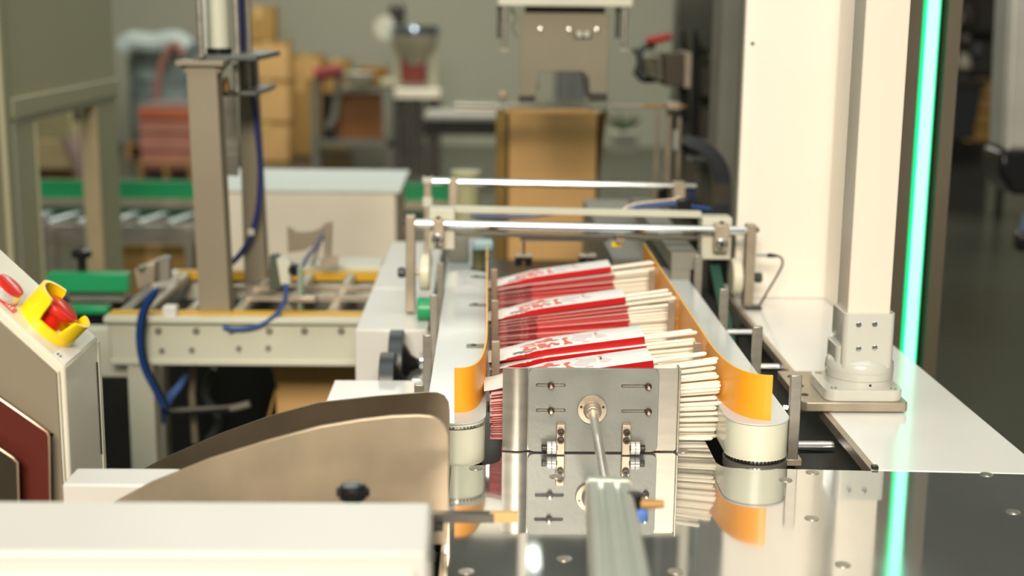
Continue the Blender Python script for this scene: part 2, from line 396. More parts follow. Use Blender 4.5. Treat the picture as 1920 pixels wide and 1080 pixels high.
PR = {0: [[(.0344,.0323),(.0427,.0371),(.0504,.0354),(.0525,.0394),(.06,.0372),(.0632,.0414),(.07,.0412),(.0712,.0308),(.0751,.0304),(.0778,.0278),(.0757,.0259),(.0709,.0253),(.0672,.0284),(.0642,.0269),(.0631,.0233),(.0596,.0291),(.0565,.0263),(.0521,.0328),(.0499,.0275),(.0437,.0309),(.0361,.0298)],
 [(.0387,.0278),(.046,.025),(.0498,.0262),(.0526,.0254),(.0523,.0201),(.0476,.0218),(.0438,.022),(.0439,.017),(.0466,.0143),(.0492,.017),(.052,.0161),(.053,.007),(.0504,.005),(.0486,.0078),(.0427,.0096),(.038,.0119),(.0371,.0167),(.0393,.0204)],
 [(.0535,.0248),(.0593,.0236),(.0629,.0206),(.0634,.0133),(.0665,.0161),(.0686,.0207),(.074,.0154),(.0778,.0137),(.0764,.0073),(.0716,.0081),(.0697,.0146),(.0671,.0116),(.0676,.003),(.0646,.0016),(.062,.0056),(.0581,.0046),(.0554,.0059),(.0549,.0145),(.0531,.0181)],
 [(.0804,.0308),(.0832,.0352),(.087,.0349),(.087,.0278),(.0843,.0248),(.0866,.0166),(.0909,.0103),(.0906,.0062),(.0859,.007),(.0838,.0052),(.0811,.0065),(.0825,.0129),(.0822,.0215),(.0806,.0265)]],
 1: [[(.0884,.0215),(.0923,.0282),(.098,.0398),(.1026,.0363),(.1133,.037),(.1129,.0214),(.1071,.0213),(.1034,.0116),(.0986,.011),(.0932,.015)],[(.1185,.0404),(.1206,.0322),(.1282,.0214),(.1258,.0167),(.1199,.0138),(.1154,.0173)]],
 2: [[(.1158,.0431),(.1188,.0432),(.1184,.0246),(.1156,.0253)],[(.1169,.0498),(.1218,.0491),(.1218,.0462),(.1171,.0465)],[(.0644,.0451),(.0673,.0452),(.0676,.0417),(.0647,.0416)],[(.093,.044),(.0959,.0436),(.0962,.0412),(.0933,.0414)],[(.1013,.0091),(.1083,.0078),(.1081,.0047),(.1013,.0063)],[(.0263,.0475),(.028,.0475),(.0279,.0443),(.0263,.0444)],[(.0302,.0486),(.0321,.0483),(.0321,.0455),(.0302,.0458)]],
 3: [[(.0259,.0131),(.0305,.0149),(.0358,.0137),(.0425,.007),(.0496,.007),(.0483,.0038),(.043,.0012),(.0383,.0049),(.0352,.0045),(.0326,.0079),(.0283,.0058)]]}
def topz(x, y):
    t_ = ztop(x); c = t_ + .0007; e = t_ - .0002
    return (e + (c-e) * (1 - abs(y-PW/2)/(PW/2-.001))) + .00012
def print_mesh():
    bm = bmesh.new()
    for mi, polys in PR.items():
        for p in polys:
            tri = tessellate_polygon([[Vector((a, b, 0)) for a, b in p]])
            vs = [bm.verts.new((a, b, 0)) for a, b in p]
            for t_ in tri:
                try: f = bm.faces.new([vs[i] for i in t_]); f.material_index = mi
                except ValueError: pass
    for co, no in (((.065, 0, 0), (1, 0, 0)), ((0, PW/2, 0), (0, 1, 0))):
        bmesh.ops.bisect_plane(bm, geom=bm.verts[:]+bm.edges[:]+bm.faces[:], plane_co=co, plane_no=no)
    for v in bm.verts: v.co.z = topz(v.co.x, v.co.y)
    for f in bm.faces:
        f.normal_update()
        if f.normal.z < 0: f.normal_flip()
    me = bpy.data.meshes.new('printed_characters'); bm.to_mesh(me); bm.free()
    for m in (INK, INKP, INKR, INKG): me.materials.append(m)
    return me
ME_PR = print_mesh()
def child(name, me, parent, loc=(0, 0, 0), rot=(0, 0, 0)):
    o = bpy.data.objects.new(name, me); COL.objects.link(o); o.parent = parent; o.location = loc; o.rotation_euler = rot; return o
def pack(x, y, z, tilt, yaw, label, group, top=False, splay=1.0, open_=False):
    o = bpy.data.objects.new('chopstick_pack', None); COL.objects.link(o); o.location = (x, y, z); o.rotation_euler = (R.uniform(-.02, .02), -tilt, yaw)
    o.empty_display_size = .01
    o['label'] = label; o['category'] = 'chopsticks'; o['group'] = group
    child('sleeve', ME_SLT if open_ else ME_SL, o)
    if top: lab(child('printed_characters', ME_PR, o), 'red and grey printed characters')
    for k, yy in enumerate((.010, .0205)):
        a = R.uniform(-.030, .030)*splay; b = R.uniform(-.005, .006)*splay
        child('chopstick', ME_ST if R.random() < .5 else ME_ST2, o, (R.uniform(-.003, .004), yy - a*.1, (.0034 if open_ else .0018) + R.uniform(-.0003, .0003)), (0, -b, a))
piles = [
 (1.290, 20, 'front pile at the pusher plate', 'white paper chopstick pack on top of the front pile, touching the pusher plate', 0, 1),
 (1.405, 18, 'second pile from the front', 'white paper chopstick pack on top of the second pile, its red and grey characters fully shown', 0, 1),
 (1.610, 19, 'third pile from the front', 'white paper chopstick pack on top of the third pile from the front', 0, .8),
 (1.806, 19, 'farthest pile', 'white paper chopstick pack on top of the farthest pile', 0, .8)]
for pi_, (yf, n, where, toplabel, dz, sp) in enumerate(piles):
    z = .003
    for i in range(n):
        top = i == n-1
        tilt = i * .0072 + R.uniform(-.0015, .0015)
        if i >= n-3: tilt += .004 * (i-(n-4)); z += .0009
        if top: z += .0003
        x = .006 + R.uniform(-.0015, .0015) if not top else (-.001 if pi_ == 0 else .003)
        nth = ['first', 'second', 'third', 'fourth', 'fifth', 'sixth', 'seventh', 'eighth', 'ninth', 'tenth', 'eleventh', 'twelfth', 'thirteenth', 'fourteenth', 'fifteenth', 'sixteenth', 'seventeenth', 'eighteenth', 'nineteenth', 'twentieth'][n-1-i]
        pack(x, yf + R.uniform(-.002, .002), z, tilt, R.uniform(-.006, .012) if not top else .004,
             toplabel if top else 'red-edged paper chopstick pack, ' + nth + ' from the top of the ' + where,
             'chopstick packs in the ' + where, top, sp*(1.3 if i > n-5 else 1), top or (pi_ == 1 and i == n-2))
        if pi_ == 1 and i == n-2: z += .0035
        z += .00238
# ================================================================== pusher plate
t = thing('pusher_plate', 'steel pusher plate with slots, rollers and a round centre flange, pressing the front pile', 'pusher plate', (.1, 1.265, 0))
YP = 1.2665
def X(u, v=770): return at(u, v, y=YP).x
Zt = .0825; Zb = .0012
# back plate: flat sheet whose left side is rolled and right side folded forward
xl, xr = .0165, .1835
obj('back_plate', G().prism(rrect(xl+.002, xr, Zb, Zt, .003), 'y', YP, YP+.002), STEEL, t, bev=.0004)
rx = [i/14 for i in range(15)]
obj('rolled_side', G().prism([(xl+.0240*i, YP-.0002 - .0042*math.sin(PI*i)**1.0 * (.35+.65*i)) for i in rx] + [(xl+.0240*i, YP+.0008 - .0042*math.sin(PI*i) * (.35+.65*i)) for i in reversed(rx)], 'z', Zb, Zt), STEEL, t, smooth=60)
obj('folded_side', G().box(xr-.0005, xr+.0015, YP-.006, YP+.012, Zb, Zt+.001), STEEL, t, bev=.0005)
fx0, fx1 = at(990, 770, y=YP).x, at(1233, 770, y=YP).x
slots = []; bolts = []
for (ua, ub, ubolt, v) in ((1005, 1060, 1033, 722), (1005, 1060, 1033, 769), (1165, 1222, 1215, 724), (1165, 1222, 1215, 771)):
    a = at(ua, v, y=YP-.004); b = at(ub, v, y=YP-.004); c = at(ubolt, v, y=YP-.004); r = .0017
    zc = (a.z+b.z)/2
    slots.append([(b.x-r + r*math.cos(PI*(i/6-.5)), zc + r*math.sin(PI*(i/6-.5))) for i in range(7)] + [(a.x+r + r*math.cos(PI*(i/6+.5)), zc + r*math.sin(PI*(i/6+.5))) for i in range(7)])
    bolts.append((c.x, zc))
YF = YP - .0045
fz0 = Zb; fz1 = Zt+.0005
obj('front_plate', G().prism(rrect(fx0, fx1, fz0, fz1, .006), 'y', YF, YP-.0002, holes=slots), PLATE, t, bev=.0005)
for x, z in bolts:
    b = obj('slot_nut', G().lathe([(.0034, 0), (.0034, .003), (.0026, .0034)], (x, YF, z), (0, -1, 0), 6), BOLT, t, smooth=20)
    obj('bolt_end', G().lathe([(.0017, 0), (.0017, .006), (.0013, .0065)], (x, YF-.002, z), (0, -1, 0), 14), COPPER, b)
fc = at(1110, 767, y=YF)
f = obj('centre_flange', G().lathe([(.0142, 0), (.0142, .0028), (.0136, .0034), (.0086, .0036), (.0082, .0095), (.0074, .0105), (.0066, .0110), (.0066, .0150), (.0052, .0155)], (fc.x, YF, fc.z), (0, -1, 0), 40), STEELW, t)
for dx in (-.0105, .0105):
    obj('flange_hole', G().lathe([(.0013, 0), (.0013, .0001)], (fc.x+dx, YF-.0036, fc.z+.003), (0, -1, 0), 12), VOID, f)
for s, u in ((-1, 1051), (1, 1174)):
    c = at(u, 820, y=YF-.005).x
    k = obj('roller_bracket', G().box(c-.0040, c+.0040, YF-.008, YF, .0006, .0305), STEELW, t, bev=.0006)
    for z in (.0155, .0235):
        obj('cap_screw', G().lathe([(.0033, 0), (.0033, .0022), (.0028, .0026), (.0016, .0026), (.0015, .0008)], (c, YF-.008, z), (0, -1, 0), 18), BOLT, k)
    ax = YF - .012
    for j, dx in enumerate((.0062, .0108)):
        x = c + s*dx
        obj('bearing_ring', G().lathe([(.0058, -.0021), (.0062, -.0017), (.0062, .0017), (.0058, .0021)], (x, YF-.0075, .0075), (s, 0, 0), 30), BEZEL, t)
    obj('bearing_bolt', G().lathe([(.0022, .003), (.0022, .0135), (.0034, .0136), (.0034, .0175), (.0030, .018)], (c, YF-.0075, .0075), (s, 0, 0), 18), BOLT, t)

# ================================================================== pneumatic cylinder
t = thing('pneumatic_cylinder', 'blurred grey aluminium pneumatic cylinder pointing at the pusher plate', 'pneumatic cylinder', (.1, .8, 0))
p0 = Vector((fc.x, YF-.014, fc.z)); p1 = at(1140, 936, y=.985)
obj('piston_rod', G().cyl(p0, p1, .0042, 20), CHROME, t)
obj('rod_nut', G().cyl(p0 + (p1-p0)*.0, p0 + (p1-p0)*.03, .0062, 6), STEELW, t)
ax = at(1160, 1105, y=.735) - p1
M = Matrix.Translation(p1) @ ax.to_track_quat('Y', 'Z').to_matrix().to_4x4()
w_ = .0162
prof = [(-w_, -w_), (-.008, -w_), (-.006, -w_+.003), (-.003, -w_+.003), (-.001, -w_), (w_, -w_), (w_, w_-.002), (w_-.002, w_), (.0085, w_), (.0075, w_-.0028), (.0045, w_-.0028), (.0035, w_),
        (-.0035, w_), (-.0045, w_-.0028), (-.0075, w_-.0028), (-.0085, w_), (-w_+.002, w_), (-w_, w_-.002)]
obj('cylinder_body', G().prism(prof, 'y', .012, .30, M=M), ALU, t)
obj('end_cap', G().prism(rrect(-w_-.001, w_+.001, -w_-.001, w_+.001, .003), 'y', 0, .0118, M=M), ALU, t, bev=.0008)
for dx in (-.011, .011):
    obj('cap_bolt', G().lathe([(.003, 0), (.003, .0015)], M @ Vector((dx, .0002, .011)), M.to_3x3() @ Vector((0, -1, 0)), 12), BRASS, t)
c = at(1200, 945, y=.93)
obj('valve_body', G().tube([(c.x-.004, c.y, c.z-.012), (c.x-.004, c.y, c.z+.008)], .0055, 14), BLACK, t)
obj('adjusting_screw', G().tube([(c.x, c.y, c.z), (c.x+.017, c.y, c.z)], [.0045, .0028], 12), BRASS, t)
obj('hose_collar', G().lathe([(.0065, 0), (.0065, .006), (.004, .008)], (c.x-.001, c.y-.004, c.z-.010), (0, 0, 1), 16), BLUEL, t)
obj('side_fitting', G().box(c.x-.018, c.x-.006, c.y-.006, c.y+.006, c.z-.01, c.z), STEELW, t, bev=.001)

# ================================================================== front left cover, guards
bx = -.0335; a = at(829, 941, y=.85); zt_ = a.z; yf = at(813, 1042, z=zt_).y
t = thing('front_cover', 'large white machine cover with a stepped lip at the lower left', 'machine cover', (-.4, .8, FZ))
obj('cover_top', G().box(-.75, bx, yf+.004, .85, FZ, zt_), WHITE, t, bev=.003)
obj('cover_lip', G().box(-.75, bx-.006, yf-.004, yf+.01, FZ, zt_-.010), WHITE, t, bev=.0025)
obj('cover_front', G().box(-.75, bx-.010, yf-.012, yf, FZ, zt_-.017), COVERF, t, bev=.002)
obj('hinge_plate', G().box(bx-.001, bx+.001, yf+.02, .83, .0, zt_-.012), STEEL, t)

def guard(name, label, uv, y, m, edge):
    pts = [at(u, v, y=y) for u, v in uv]; pts = [(p.x, p.z) for p in pts]
    pts += [(pts[-1][0], .004), (pts[0][0], .004)]
    return tag(obj(name, G().prism(pts, 'y', y, y+.003), m, bev=.0011), label, 'guard plate')
guard('curved_guard', 'rear curved stainless guard plate, its brown band showing above the nearer one',
      [(150, 960), (171, 941), (236, 897), (315, 856), (409, 815), (504, 781), (598, 755), (706, 743), (800, 736), (820, 737), (833, 743), (841, 755), (843, 772), (842, 960)], 1.17, GUARD2, 1)
guard('curved_guard', 'nearer curved stainless guard plate with stains, the black knob in front of it',
      [(190, 955), (220, 938), (283, 904), (393, 860), (504, 825), (598, 800), (674, 787), (735, 780), (785, 778), (808, 780), (825, 787), (835, 798), (841, 815), (842, 960), (838, 1015)], 1.02, GUARD, 1)
c = at(662, 940, y=.93)
t = thing('clamp_knob', 'black round clamp knob with a white glint in front of the curved guard', 'knob', (c.x, c.y, c.z-.03))
obj('knob_head', G().lathe([(.004, 0), (.006, .002), (.0095, .0045), (.0108, .008), (.0108, .0115), (.0085, .0145), (.004, .0155)], (c.x, c.y, c.z+.001-.003), (0, 0, 1), 28), BLACK, t)
for k in range(8):
    a_ = k*PI/4; obj('knob_rib', G().lathe([(.0016, .0), (.0016, .006)], (c.x+.0102*math.cos(a_), c.y+.0102*math.sin(a_), c.z+.004), (0, 0, 1), 8), BLACK, t)
obj('knob_stem', G().cyl((c.x, c.y, c.z-.04), (c.x, c.y, c.z), .0045, 14), STEEL, t)
a = at(842, 968, y=.965); b = at(926, 968, y=.965); c2 = at(972, 968, y=.965)
t = thing('index_bar', 'short grey steel bar with an amber tip, reaching out over the tabletop from the guard', 'bar', (a.x, .965, a.z))
obj('bar', G().box(a.x-.05, b.x, .961, .969, a.z-.0038, a.z+.0032), DARKM, t, bev=.0005)
obj('amber_tip', G().box(b.x-.003, c2.x, .9615, .9685, a.z-.0036, a.z+.0036), AMBER, t, bev=.0005)
obj('bar_seat', G().box(a.x-.05, a.x-.004, .955, .975, a.z-.008, a.z-.0038), BLACK, t)
a = at(116, 908, y=1.05); b = at(250, 930, y=1.05)
tag(obj('mounting_block', G().box(a.x, b.x+.03, 1.05, 1.09, FZ, a.z), WHITE, bev=.002), 'small white block between the control box and the curved guard', 'machine block')

# ================================================================== control box
BX = -.3445; BZ = .1245; Y0, Y1 = 1.10, 1.202
t = thing('control_box', 'cream control box with a sloping top and dark glossy side at the left edge', 'control box', (-.5, 1.15, -.2))
LX = .33
sh = [(BX, -.2), (BX, BZ), (BX-LX, BZ+LX*.985), (BX-LX-.06, BZ+LX*.985), (BX-LX-.06, -.2)]
ins = .006
obj('housing', G().prism(sh, 'y', Y0+.002, Y1), CTRLW, t, bev=.0025)
ish = [(BX-ins, -.2), (BX-ins, BZ-ins*.4-.003), (BX-LX-ins, BZ+LX*.985-ins*.4-.003), (BX-LX-.06, BZ+LX*.985-.01), (BX-LX-.06, -.2)]
obj('side_panel', G().prism(ish, 'y', Y0-.001, Y0+.003), BRUSHW, t, bev=.0008)  # dim brown reflection of the mirror side put in as flat colour
g = G(); k = .0045
pts = [(BX-.0045, -.2), (BX-.0045, BZ-.0035), (BX-LX, BZ+LX*.985-.0035)]
for p, q in zip(pts[:-1], pts[1:]):
    g.tube([(p[0], Y0-.0008, p[1]), (q[0], Y0-.0008, q[1])], .0008, 8)
obj('panel_trim', g, CTRLW, t)
obj('door_seam', G().box(BX-.0002, BX+.0008, Y1-.010, Y1-.0085, .02, .105), DARKM, t)
obj('door_edge', G().box(BX-.0002, BX+.0012, Y1-.006, Y1+.002, -.2, BZ-.002), CTRLW, t, bev=.0005)
# frame on the slope: s down-right along the slope, n outward, y depth
sd = Vector((1, 0, -.985)).normalized(); nd = Vector((.985, 0, 1)).normalized()
def on_slope(u, v, h=0):
    # intersect the sight line with the slope plane lifted by h
    o_ = Vector((0, 0, CH)); d_ = at(u, v, y=1) - o_; p_ = Vector((BX, 0, BZ)) + nd*h
    tt = (p_-o_).dot(nd)/d_.dot(nd); return o_ + d_*tt
def SM(c): return Matrix((( sd.x, 0, nd.x, c.x), (sd.y, 1, nd.y, c.y), (sd.z, 0, nd.z, c.z), (0, 0, 0, 1)))
c = Vector((0, (Y0+Y1)/2-.012, 0)); s0 = on_slope(92, 622).x
s0 = Vector((BX, 0, BZ)) - sd*.0365; c = Vector((s0.x, Y0+.040, s0.z)); M = SM(c)
es = thing('emergency_stop', 'red emergency stop button inside a yellow guard collar on the control box slope', 'emergency stop', tuple(c))
g = G(); n = 120; ro, ri = .0265, .0235
def hgt(a):
    # collar height around the ring: two tall walls up-slope and down-slope, low in between
    cc = math.cos(a)
    def ss(e0, e1, x): k = min(1, max(0, (x-e0)/(e1-e0))); return k*k*(3-2*k)
    return .009 + .019*ss(.22, .34, -cc) + .016*ss(.56, .72, cc)
prev = None
for i in range(n):
    a0 = 2*PI*i/n; a1 = 2*PI*(i+1)/n
    vs = []
    for a_ in (a0, a1):
        h = hgt(a_)
        vs += [(ro*math.cos(a_), ro*math.sin(a_)*.82, 0), (ro*math.cos(a_), ro*math.sin(a_)*.82, h), (ri*math.cos(a_), ri*math.sin(a_)*.82, h), (ri*math.cos(a_), ri*math.sin(a_)*.82, 0)]
    g.add(vs, [(0, 4, 5, 1), (1, 5, 6, 2), (2, 6, 7, 3), (0, 1, 2, 3), (4, 7, 6, 5)], 0, M)
obj('guard_collar', g, YELLOW, es, smooth=60)
obj('collar_base', G().prism([(ri*1.02*math.cos(2*PI*i/40), ri*.84*math.sin(2*PI*i/40)) for i in range(40)], 'z', 0, .004, M=M), YELLOW, es)
b_ = obj('stop_button', G().lathe([(.0100, .003), (.0100, .0125), (.0110, .0145), (.0150, .0180), (.0156, .0200), (.0150, .0220), (.0135, .0230), (.0001, .0231)], c, nd, 36), REDP, es)
# upper push button with chrome bezel
s1 = Vector((BX, 0, BZ)) - sd*.0785; c1 = Vector((s1.x, Y0+.027, s1.z))
pb = thing('push_button', 'flat red push button in a chrome bezel above the yellow guard', 'push button', tuple(c1))
obj('legend_ring', G().lathe([(.0150, 0), (.0150, .0012)], c1, nd, 36), REDP, pb)
obj('bezel', G().lathe([(.0138, .0012), (.0138, .0075), (.0128, .0085)], c1, nd, 36), BEZEL, pb)
obj('button_cap', G().lathe([(.0122, .0085), (.0122, .0115), (.0105, .0120)], c1, nd, 36), REDP, pb)
M1 = SM(Vector((BX, Y0, BZ)))
st = tag(obj('red_label', G().box(-.074, -.060, .012, .022, .0002, .0008, M=M1), REDP), 'red label strip between the two red buttons', 'label')
g = G()
for i in range(4): g.box(-.0725+i*.0026, -.0710+i*.0026, .014, .021-.001*(i % 2), .0008, .0010, M=M1)
stuff(obj('white_lettering', g, PAPER, st))
stk = tag(obj('paper_label', G().box(-.0135, -.001, .006, .050, .0002, .0006, M=M1), PAPER), 'small white label with grey print below the yellow guard', 'label')
g = G()
for a_, b2 in ((.0085, .0115), (.0120, .0135), (.0085, .0105)): g.box(-.012, -.0105, a_, b2, .0006, .0008, M=M1)
g.box(-.0092, -.0080, .0085, .014, .0006, .0008, M=M1)
stuff(obj('grey_print', g, INKG, stk))
# plates added before the box, standing for reflections in its polished side
def reflection_plate(label, uv, y, m, nm):
    pts = [at(u, v, y=y) for u, v in uv]; P2 = [(p.x, p.z) for p in pts]
    t = thing(nm, label, 'panel', (P2[0][0], y, -.2))
    poly = P2 + [(P2[-1][0], -.2), (P2[0][0], -.2)]
    obj('panel', G().prism(poly, 'y', y, y+.004), m, t)
    g = G().tube([(p[0], y-.0002, p[1]) for p in P2] + [(P2[-1][0], y-.0002, -.2)], .0011, 8); obj('reflected_edge', g, TEDGE, t)
reflection_plate('maroon plate with a bright edge, standing for a reflection in the control box side', [(-60, 706), (0, 748), (60, 790), (88, 810), (92, 818), (94, 930)], 1.085, MAROON, 'maroon_reflection')
reflection_plate('dark olive plate with a bright edge at the left border, standing for a reflection', [(-60, 800), (0, 842), (24, 858), (33, 868), (35, 935)], 1.07, DREFL, 'olive_reflection')
sc = at(97, 815, y=Y0-.001)
obj('panel_screw', G().lathe([(.0016, 0), (.0016, .0006)], (sc.x, Y0-.001, sc.z), (0, -1, 0), 12), VOID, bpy.data.objects['control_box'])

# ================================================================== uprights and shafts
def upright(x, y, zb_, zt2, label, w=.0105, d=.007):
    t = thing('steel_upright', label, 'upright bar', (x, y, zb_), 'flat steel uprights along the belts')
    obj('bar', G().box(x-w/2, x+w/2, y-d/2, y+d/2, zb_, zt2), STEEL, t, bev=.0008)
    obj('bar_foot', G().box(x-w/2-.001, x+w/2+.004, y-d/2, y+d/2+.012, zb_-.006, zb_+.001), STEELW, t, bev=.0008)
rn = ['nearest', 'second', 'third', 'farthest']
for i, (y, zz) in enumerate(((1.271, .0765), (1.464, .079), (1.68, .077), (1.895, .081))):
    upright(.2965, y, -.008, zz, '%s flat steel upright beside the right belt cover' % rn[i])
for i, (y, zz) in enumerate(((1.325, .050), (1.511, .056), (1.699, .063), (1.937, .060))):
    upright(-.0655, y, -.03, zz, '%s flat steel upright beside the left belt cover' % rn[i], .0095)
for i, (y, z, n_) in enumerate(((1.352, -.022, 'nearest'), (1.625, -.010, 'third'), (1.80, -.008, 'farthest'))):
    t = thing('cross_shaft', '%s chrome shaft crossing the black gap right of the belt' % n_, 'shaft', (.33, y, z), 'chrome shafts in the black gap')
    obj('shaft', G().cyl((.29, y, z), (.3575, y, z), .0065 if i == 0 else .005, 20), CHROME, t)
    obj('shaft_collar', G().cyl((.314, y, z), (.3165, y, z), .0078 if i == 0 else .006, 20), DARKM, t)
t = thing('spring_shaft', 'threaded shaft with a coil spring in the gap beside the nearest upright', 'shaft', (.32, 1.47, -.015))
obj('shaft', G().cyl((.28, 1.47, -.015), (.3575, 1.47, -.015), .003, 14), CHROME, t)
hx = [(.285 + .03*i/72, 1.47 + .0052*math.cos(i*2*PI/8), -.015 + .0052*math.sin(i*2*PI/8)) for i in range(73)]
obj('coil_spring', G().tube(hx, .0007, 6), CHROME, t)
hx = [(.325 + .03*i/96, 1.47 + .0042*math.cos(i*2*PI/8), -.015 + .0042*math.sin(i*2*PI/8)) for i in range(97)]
obj('screw_thread', G().tube(hx, .0006, 6), CHROME, t)

# ================================================================== right white table
t = thing('white_side_table', 'long glossy white side table to the right carrying the grey arm post', 'table', (.44, 1.5, FZ))
obj('tabletop', G().prism([(.3655, 1.2185), (.5205, 1.2085), (.5205, 2.1), (.3655, 2.1)], 'z', -.012, -.0005), WHITE2, t, bev=.0008)
obj('metal_edge', G().box(.3585, .3652, 1.2175, 2.1, -.011, -.0002), STEELW, t, bev=.0006)
obj('table_body', G().box(.40, .5150, 1.23, 2.1, FZ, -.0125), WHITE, t)
obj('edge_clip', G().box(.3600, .3655, 1.2178, 1.2238, -.0002, .0030), DARKM, t)

# arm post
t = thing('arm_post', 'light grey enamel arm post with square socket and round base on the white side table', 'post', (.405, 1.45, 0))
YB = 1.435
bl = at(1505, 757, z=0)
obj('base_plate', G().prism([(.335, YB-.03), (.340, YB-.035), (.4445, YB-.035), (.4475, YB-.031), (.4475, 1.53), (.335, 1.53)], 'z', .0015, .0115), STEELW, t, bev=.001)
obj('base_packing', G().box(.375, .43, YB-.028, 1.52, -.001, .002), DARKM, t)
for x, y in ((.344, 1.43), (.347, 1.466), (.345, 1.505)):
    obj('plate_bolt', G().lathe([(.004, 0), (.004, .0008), (.0022, .0008), (.002, .0002)], (x, y, .0115), (0, 0, 1), 16), BOLT, t)
obj('base_flange', G().prism(rrect(.3605, .4435, YB-.031, YB+.052, .012), 'z', .0117, .0235), HEADW, t, bev=.0018)
for x, y in ((.371, YB-.02), (.434, YB-.022), (.369, YB+.042)):
    obj('flange_bolt', G().lathe([(.0036, 0), (.0036, .0006), (.002, .0006), (.0018, .0001)], (x, y, .0236), (0, 0, 1), 16), STEELW, t)
cx, cy = .4055, YB+.012
obj('round_base', G().lathe([(.0365, .0230), (.0365, .030), (.0355, .0305), (.0365, .031), (.0365, .038), (.0360, .0385), (.0365, .039), (.0360, .0465), (.0335, .050), (.0300, .0520), (.028, .0535)], (cx, cy, 0), (0, 0, 1), 48), HEADW, t, smooth=40)
obj('grub_screw', G().lathe([(.0014, 0), (.0014, .0004)], (cx+.003, cy-.0365, .0275), (0, -1, 0), 10), VOID, t)
obj('socket', G().prism(rrect(cx-.0265, cx+.0285, cy-.029, cy+.027, .007), 'z', .044, .1035), HEADW, t, bev=.0025)
obj('socket_shoulder', G().prism(rrect(cx-.031, cx+.010, cy-.022, cy+.026, .008), 'z', .044, .066), HEADW, t, bev=.005)
obj('tube', G().prism(rrect(cx-.0225, cx+.0235, cy-.024, cy+.022, .0025), 'z', .09, 1.3), POSTW, t, smooth=40)
for u, v in ((1610, 609), (1640, 608), (1610, 654), (1640, 652)):
    p = at(u, v, y=cy-.029)
    obj('socket_screw', G().lathe([(.0030, 0), (.0030, .0008), (.0024, .0014), (.001, .0015)], (p.x, cy-.029, p.z), (0, -1, 0), 16), CHROME, t)

# white column cabinet
t = thing('white_column', 'tall white cabinet column rising behind the grey arm post', 'cabinet', (.45, 2.0, FZ))
obj('front_panel', G().box(.3665, .505, 1.995, 2.03, .0, 2.1), COLUMNW, t, bev=.001)
obj('corner_pillar', G().box(.500, .5195, 1.752, 2.02, .0, 2.1), COLUMNW, t, bev=.0008)
obj('pillar_flange', G().box(.5115, .5205, 1.7505, 1.753, .0, 2.1), COLUMNW, t, bev=.0004)
obj('side_edge', G().box(.3640, .3665, 1.995, 2.03, .0, 2.1), GREYM, t)
for u, v, yy in ((1411, 82, 1.995), (1679, 80, 1.7505), (1654, 576, 1.7505)):
    p = at(u, v, y=yy)
    obj('screw_hole', G().lathe([(.0026 if yy > 1.9 else .0022, 0), (.0026 if yy > 1.9 else .0022, .0004)], (p.x, yy, p.z), (0, -1, 0), 14), VOID, t)

# LED frame
YL = 1.78
t = thing('light_frame', 'tall bronze frame with a glowing green light strip right of the white column', 'light frame', (.56, YL, FZ))
obj('frame_left', G().box(.5235, .552, YL, YL+.12, FZ, 2.1), FRAME, t)
obj('frame_right', G().box(.584, .6015, YL-.003, YL+.12, FZ, 2.1), FRAME, t)
obj('frame_back', G().box(.552, .584, YL+.014, YL+.12, FZ, 2.1), BLACK, t)
obj('diffuser', G().box(.5555, .5770, YL+.006, YL+.016, FZ+.1, 2.05), LEDG, t)
obj('light_core', G().box(.5592, .5733, YL+.001, YL+.009, FZ+.1, 2.05), LEDC, t)
# ================================================================== cross frame over the belts
YC = 1.93
def cuv(u, v): return at(u, v, y=YC)
t = thing('bar_stand', 'chrome cross bar on two flat posts spanning the line behind the piles, with clamp blocks', 'cross frame', (.13, YC, 0))
a, b = cuv(768, 419), cuv(1402, 433)
obj('cross_bar', G().cyl((a.x, YC, a.z), (b.x, YC, b.z), .0064, 20), CHROME, t)
for u, v0, v1, n_ in ((770, 404, 575, 'l'), (1408, 420, 577, 'r')):
    p, q = cuv(u, v0), cuv(u - (8 if n_ == 'r' else 0), v1)
    k = obj('flat_post', G().prism([(p.x-.0065, p.z), (p.x+.0065, p.z), (q.x+.0065, q.z-.006), (q.x-.0065, q.z-.006)], 'y', YC-.012, YC+.012), STEELW, t, bev=.001)
    obj('post_cap_screw', G().lathe([(.0035, 0), (.0035, .005)], (p.x + (.006 if n_ == 'r' else -.006), YC-.003, p.z-.008), (1 if n_ == 'r' else -1, 0, 0), 14), BOLT, k)
for (u0, u1, v0, v1, cu0, cu1, cv0, cv1, wu, wv) in ((806, 853, 388, 463, 812, 832, 412, 462, 820, 449), (1313, 1365, 404, 482, 1341, 1366, 421, 472, 1353, 458)):
    p, q = at(u0, v0, y=YC+.03), at(u1, v1, y=YC+.03)
    k = obj('clamp_block', G().box(p.x, q.x, YC+.008, YC+.045, q.z, p.z), BEAM, t, bev=.0015)
    p, q = at(cu0, cv0, y=YC-.011), at(cu1, cv1, y=YC-.011)
    c = obj('bar_clamp', G().box(p.x, q.x, YC-.012, YC+.009, q.z, p.z), STEELW, t, bev=.0012)
    p = at(wu, wv, y=YC-.012)
    obj('washer', G().lathe([(.0085, 0), (.0085, .001), (.0060, .004), (.0035, .004), (.0034, .001)], (p.x, YC-.012, p.z), (0, -1, 0), 26), CHROME, c)
    obj('clamp_bolt', G().lathe([(.0028, 0), (.0028, .0035)], (p.x, YC-.0125, p.z), (0, -1, 0), 6), BOLT, c)
    p = at((cu0+cu1)/2, cv0, y=YC)
    obj('top_screw', G().lathe([(.0030, -.001), (.0030, .0045)], (p.x, YC, p.z), (0, 0, 1), 14), BOLT, c)
a, b = at(852, 392, y=1.97), at(1314, 402, y=1.97)
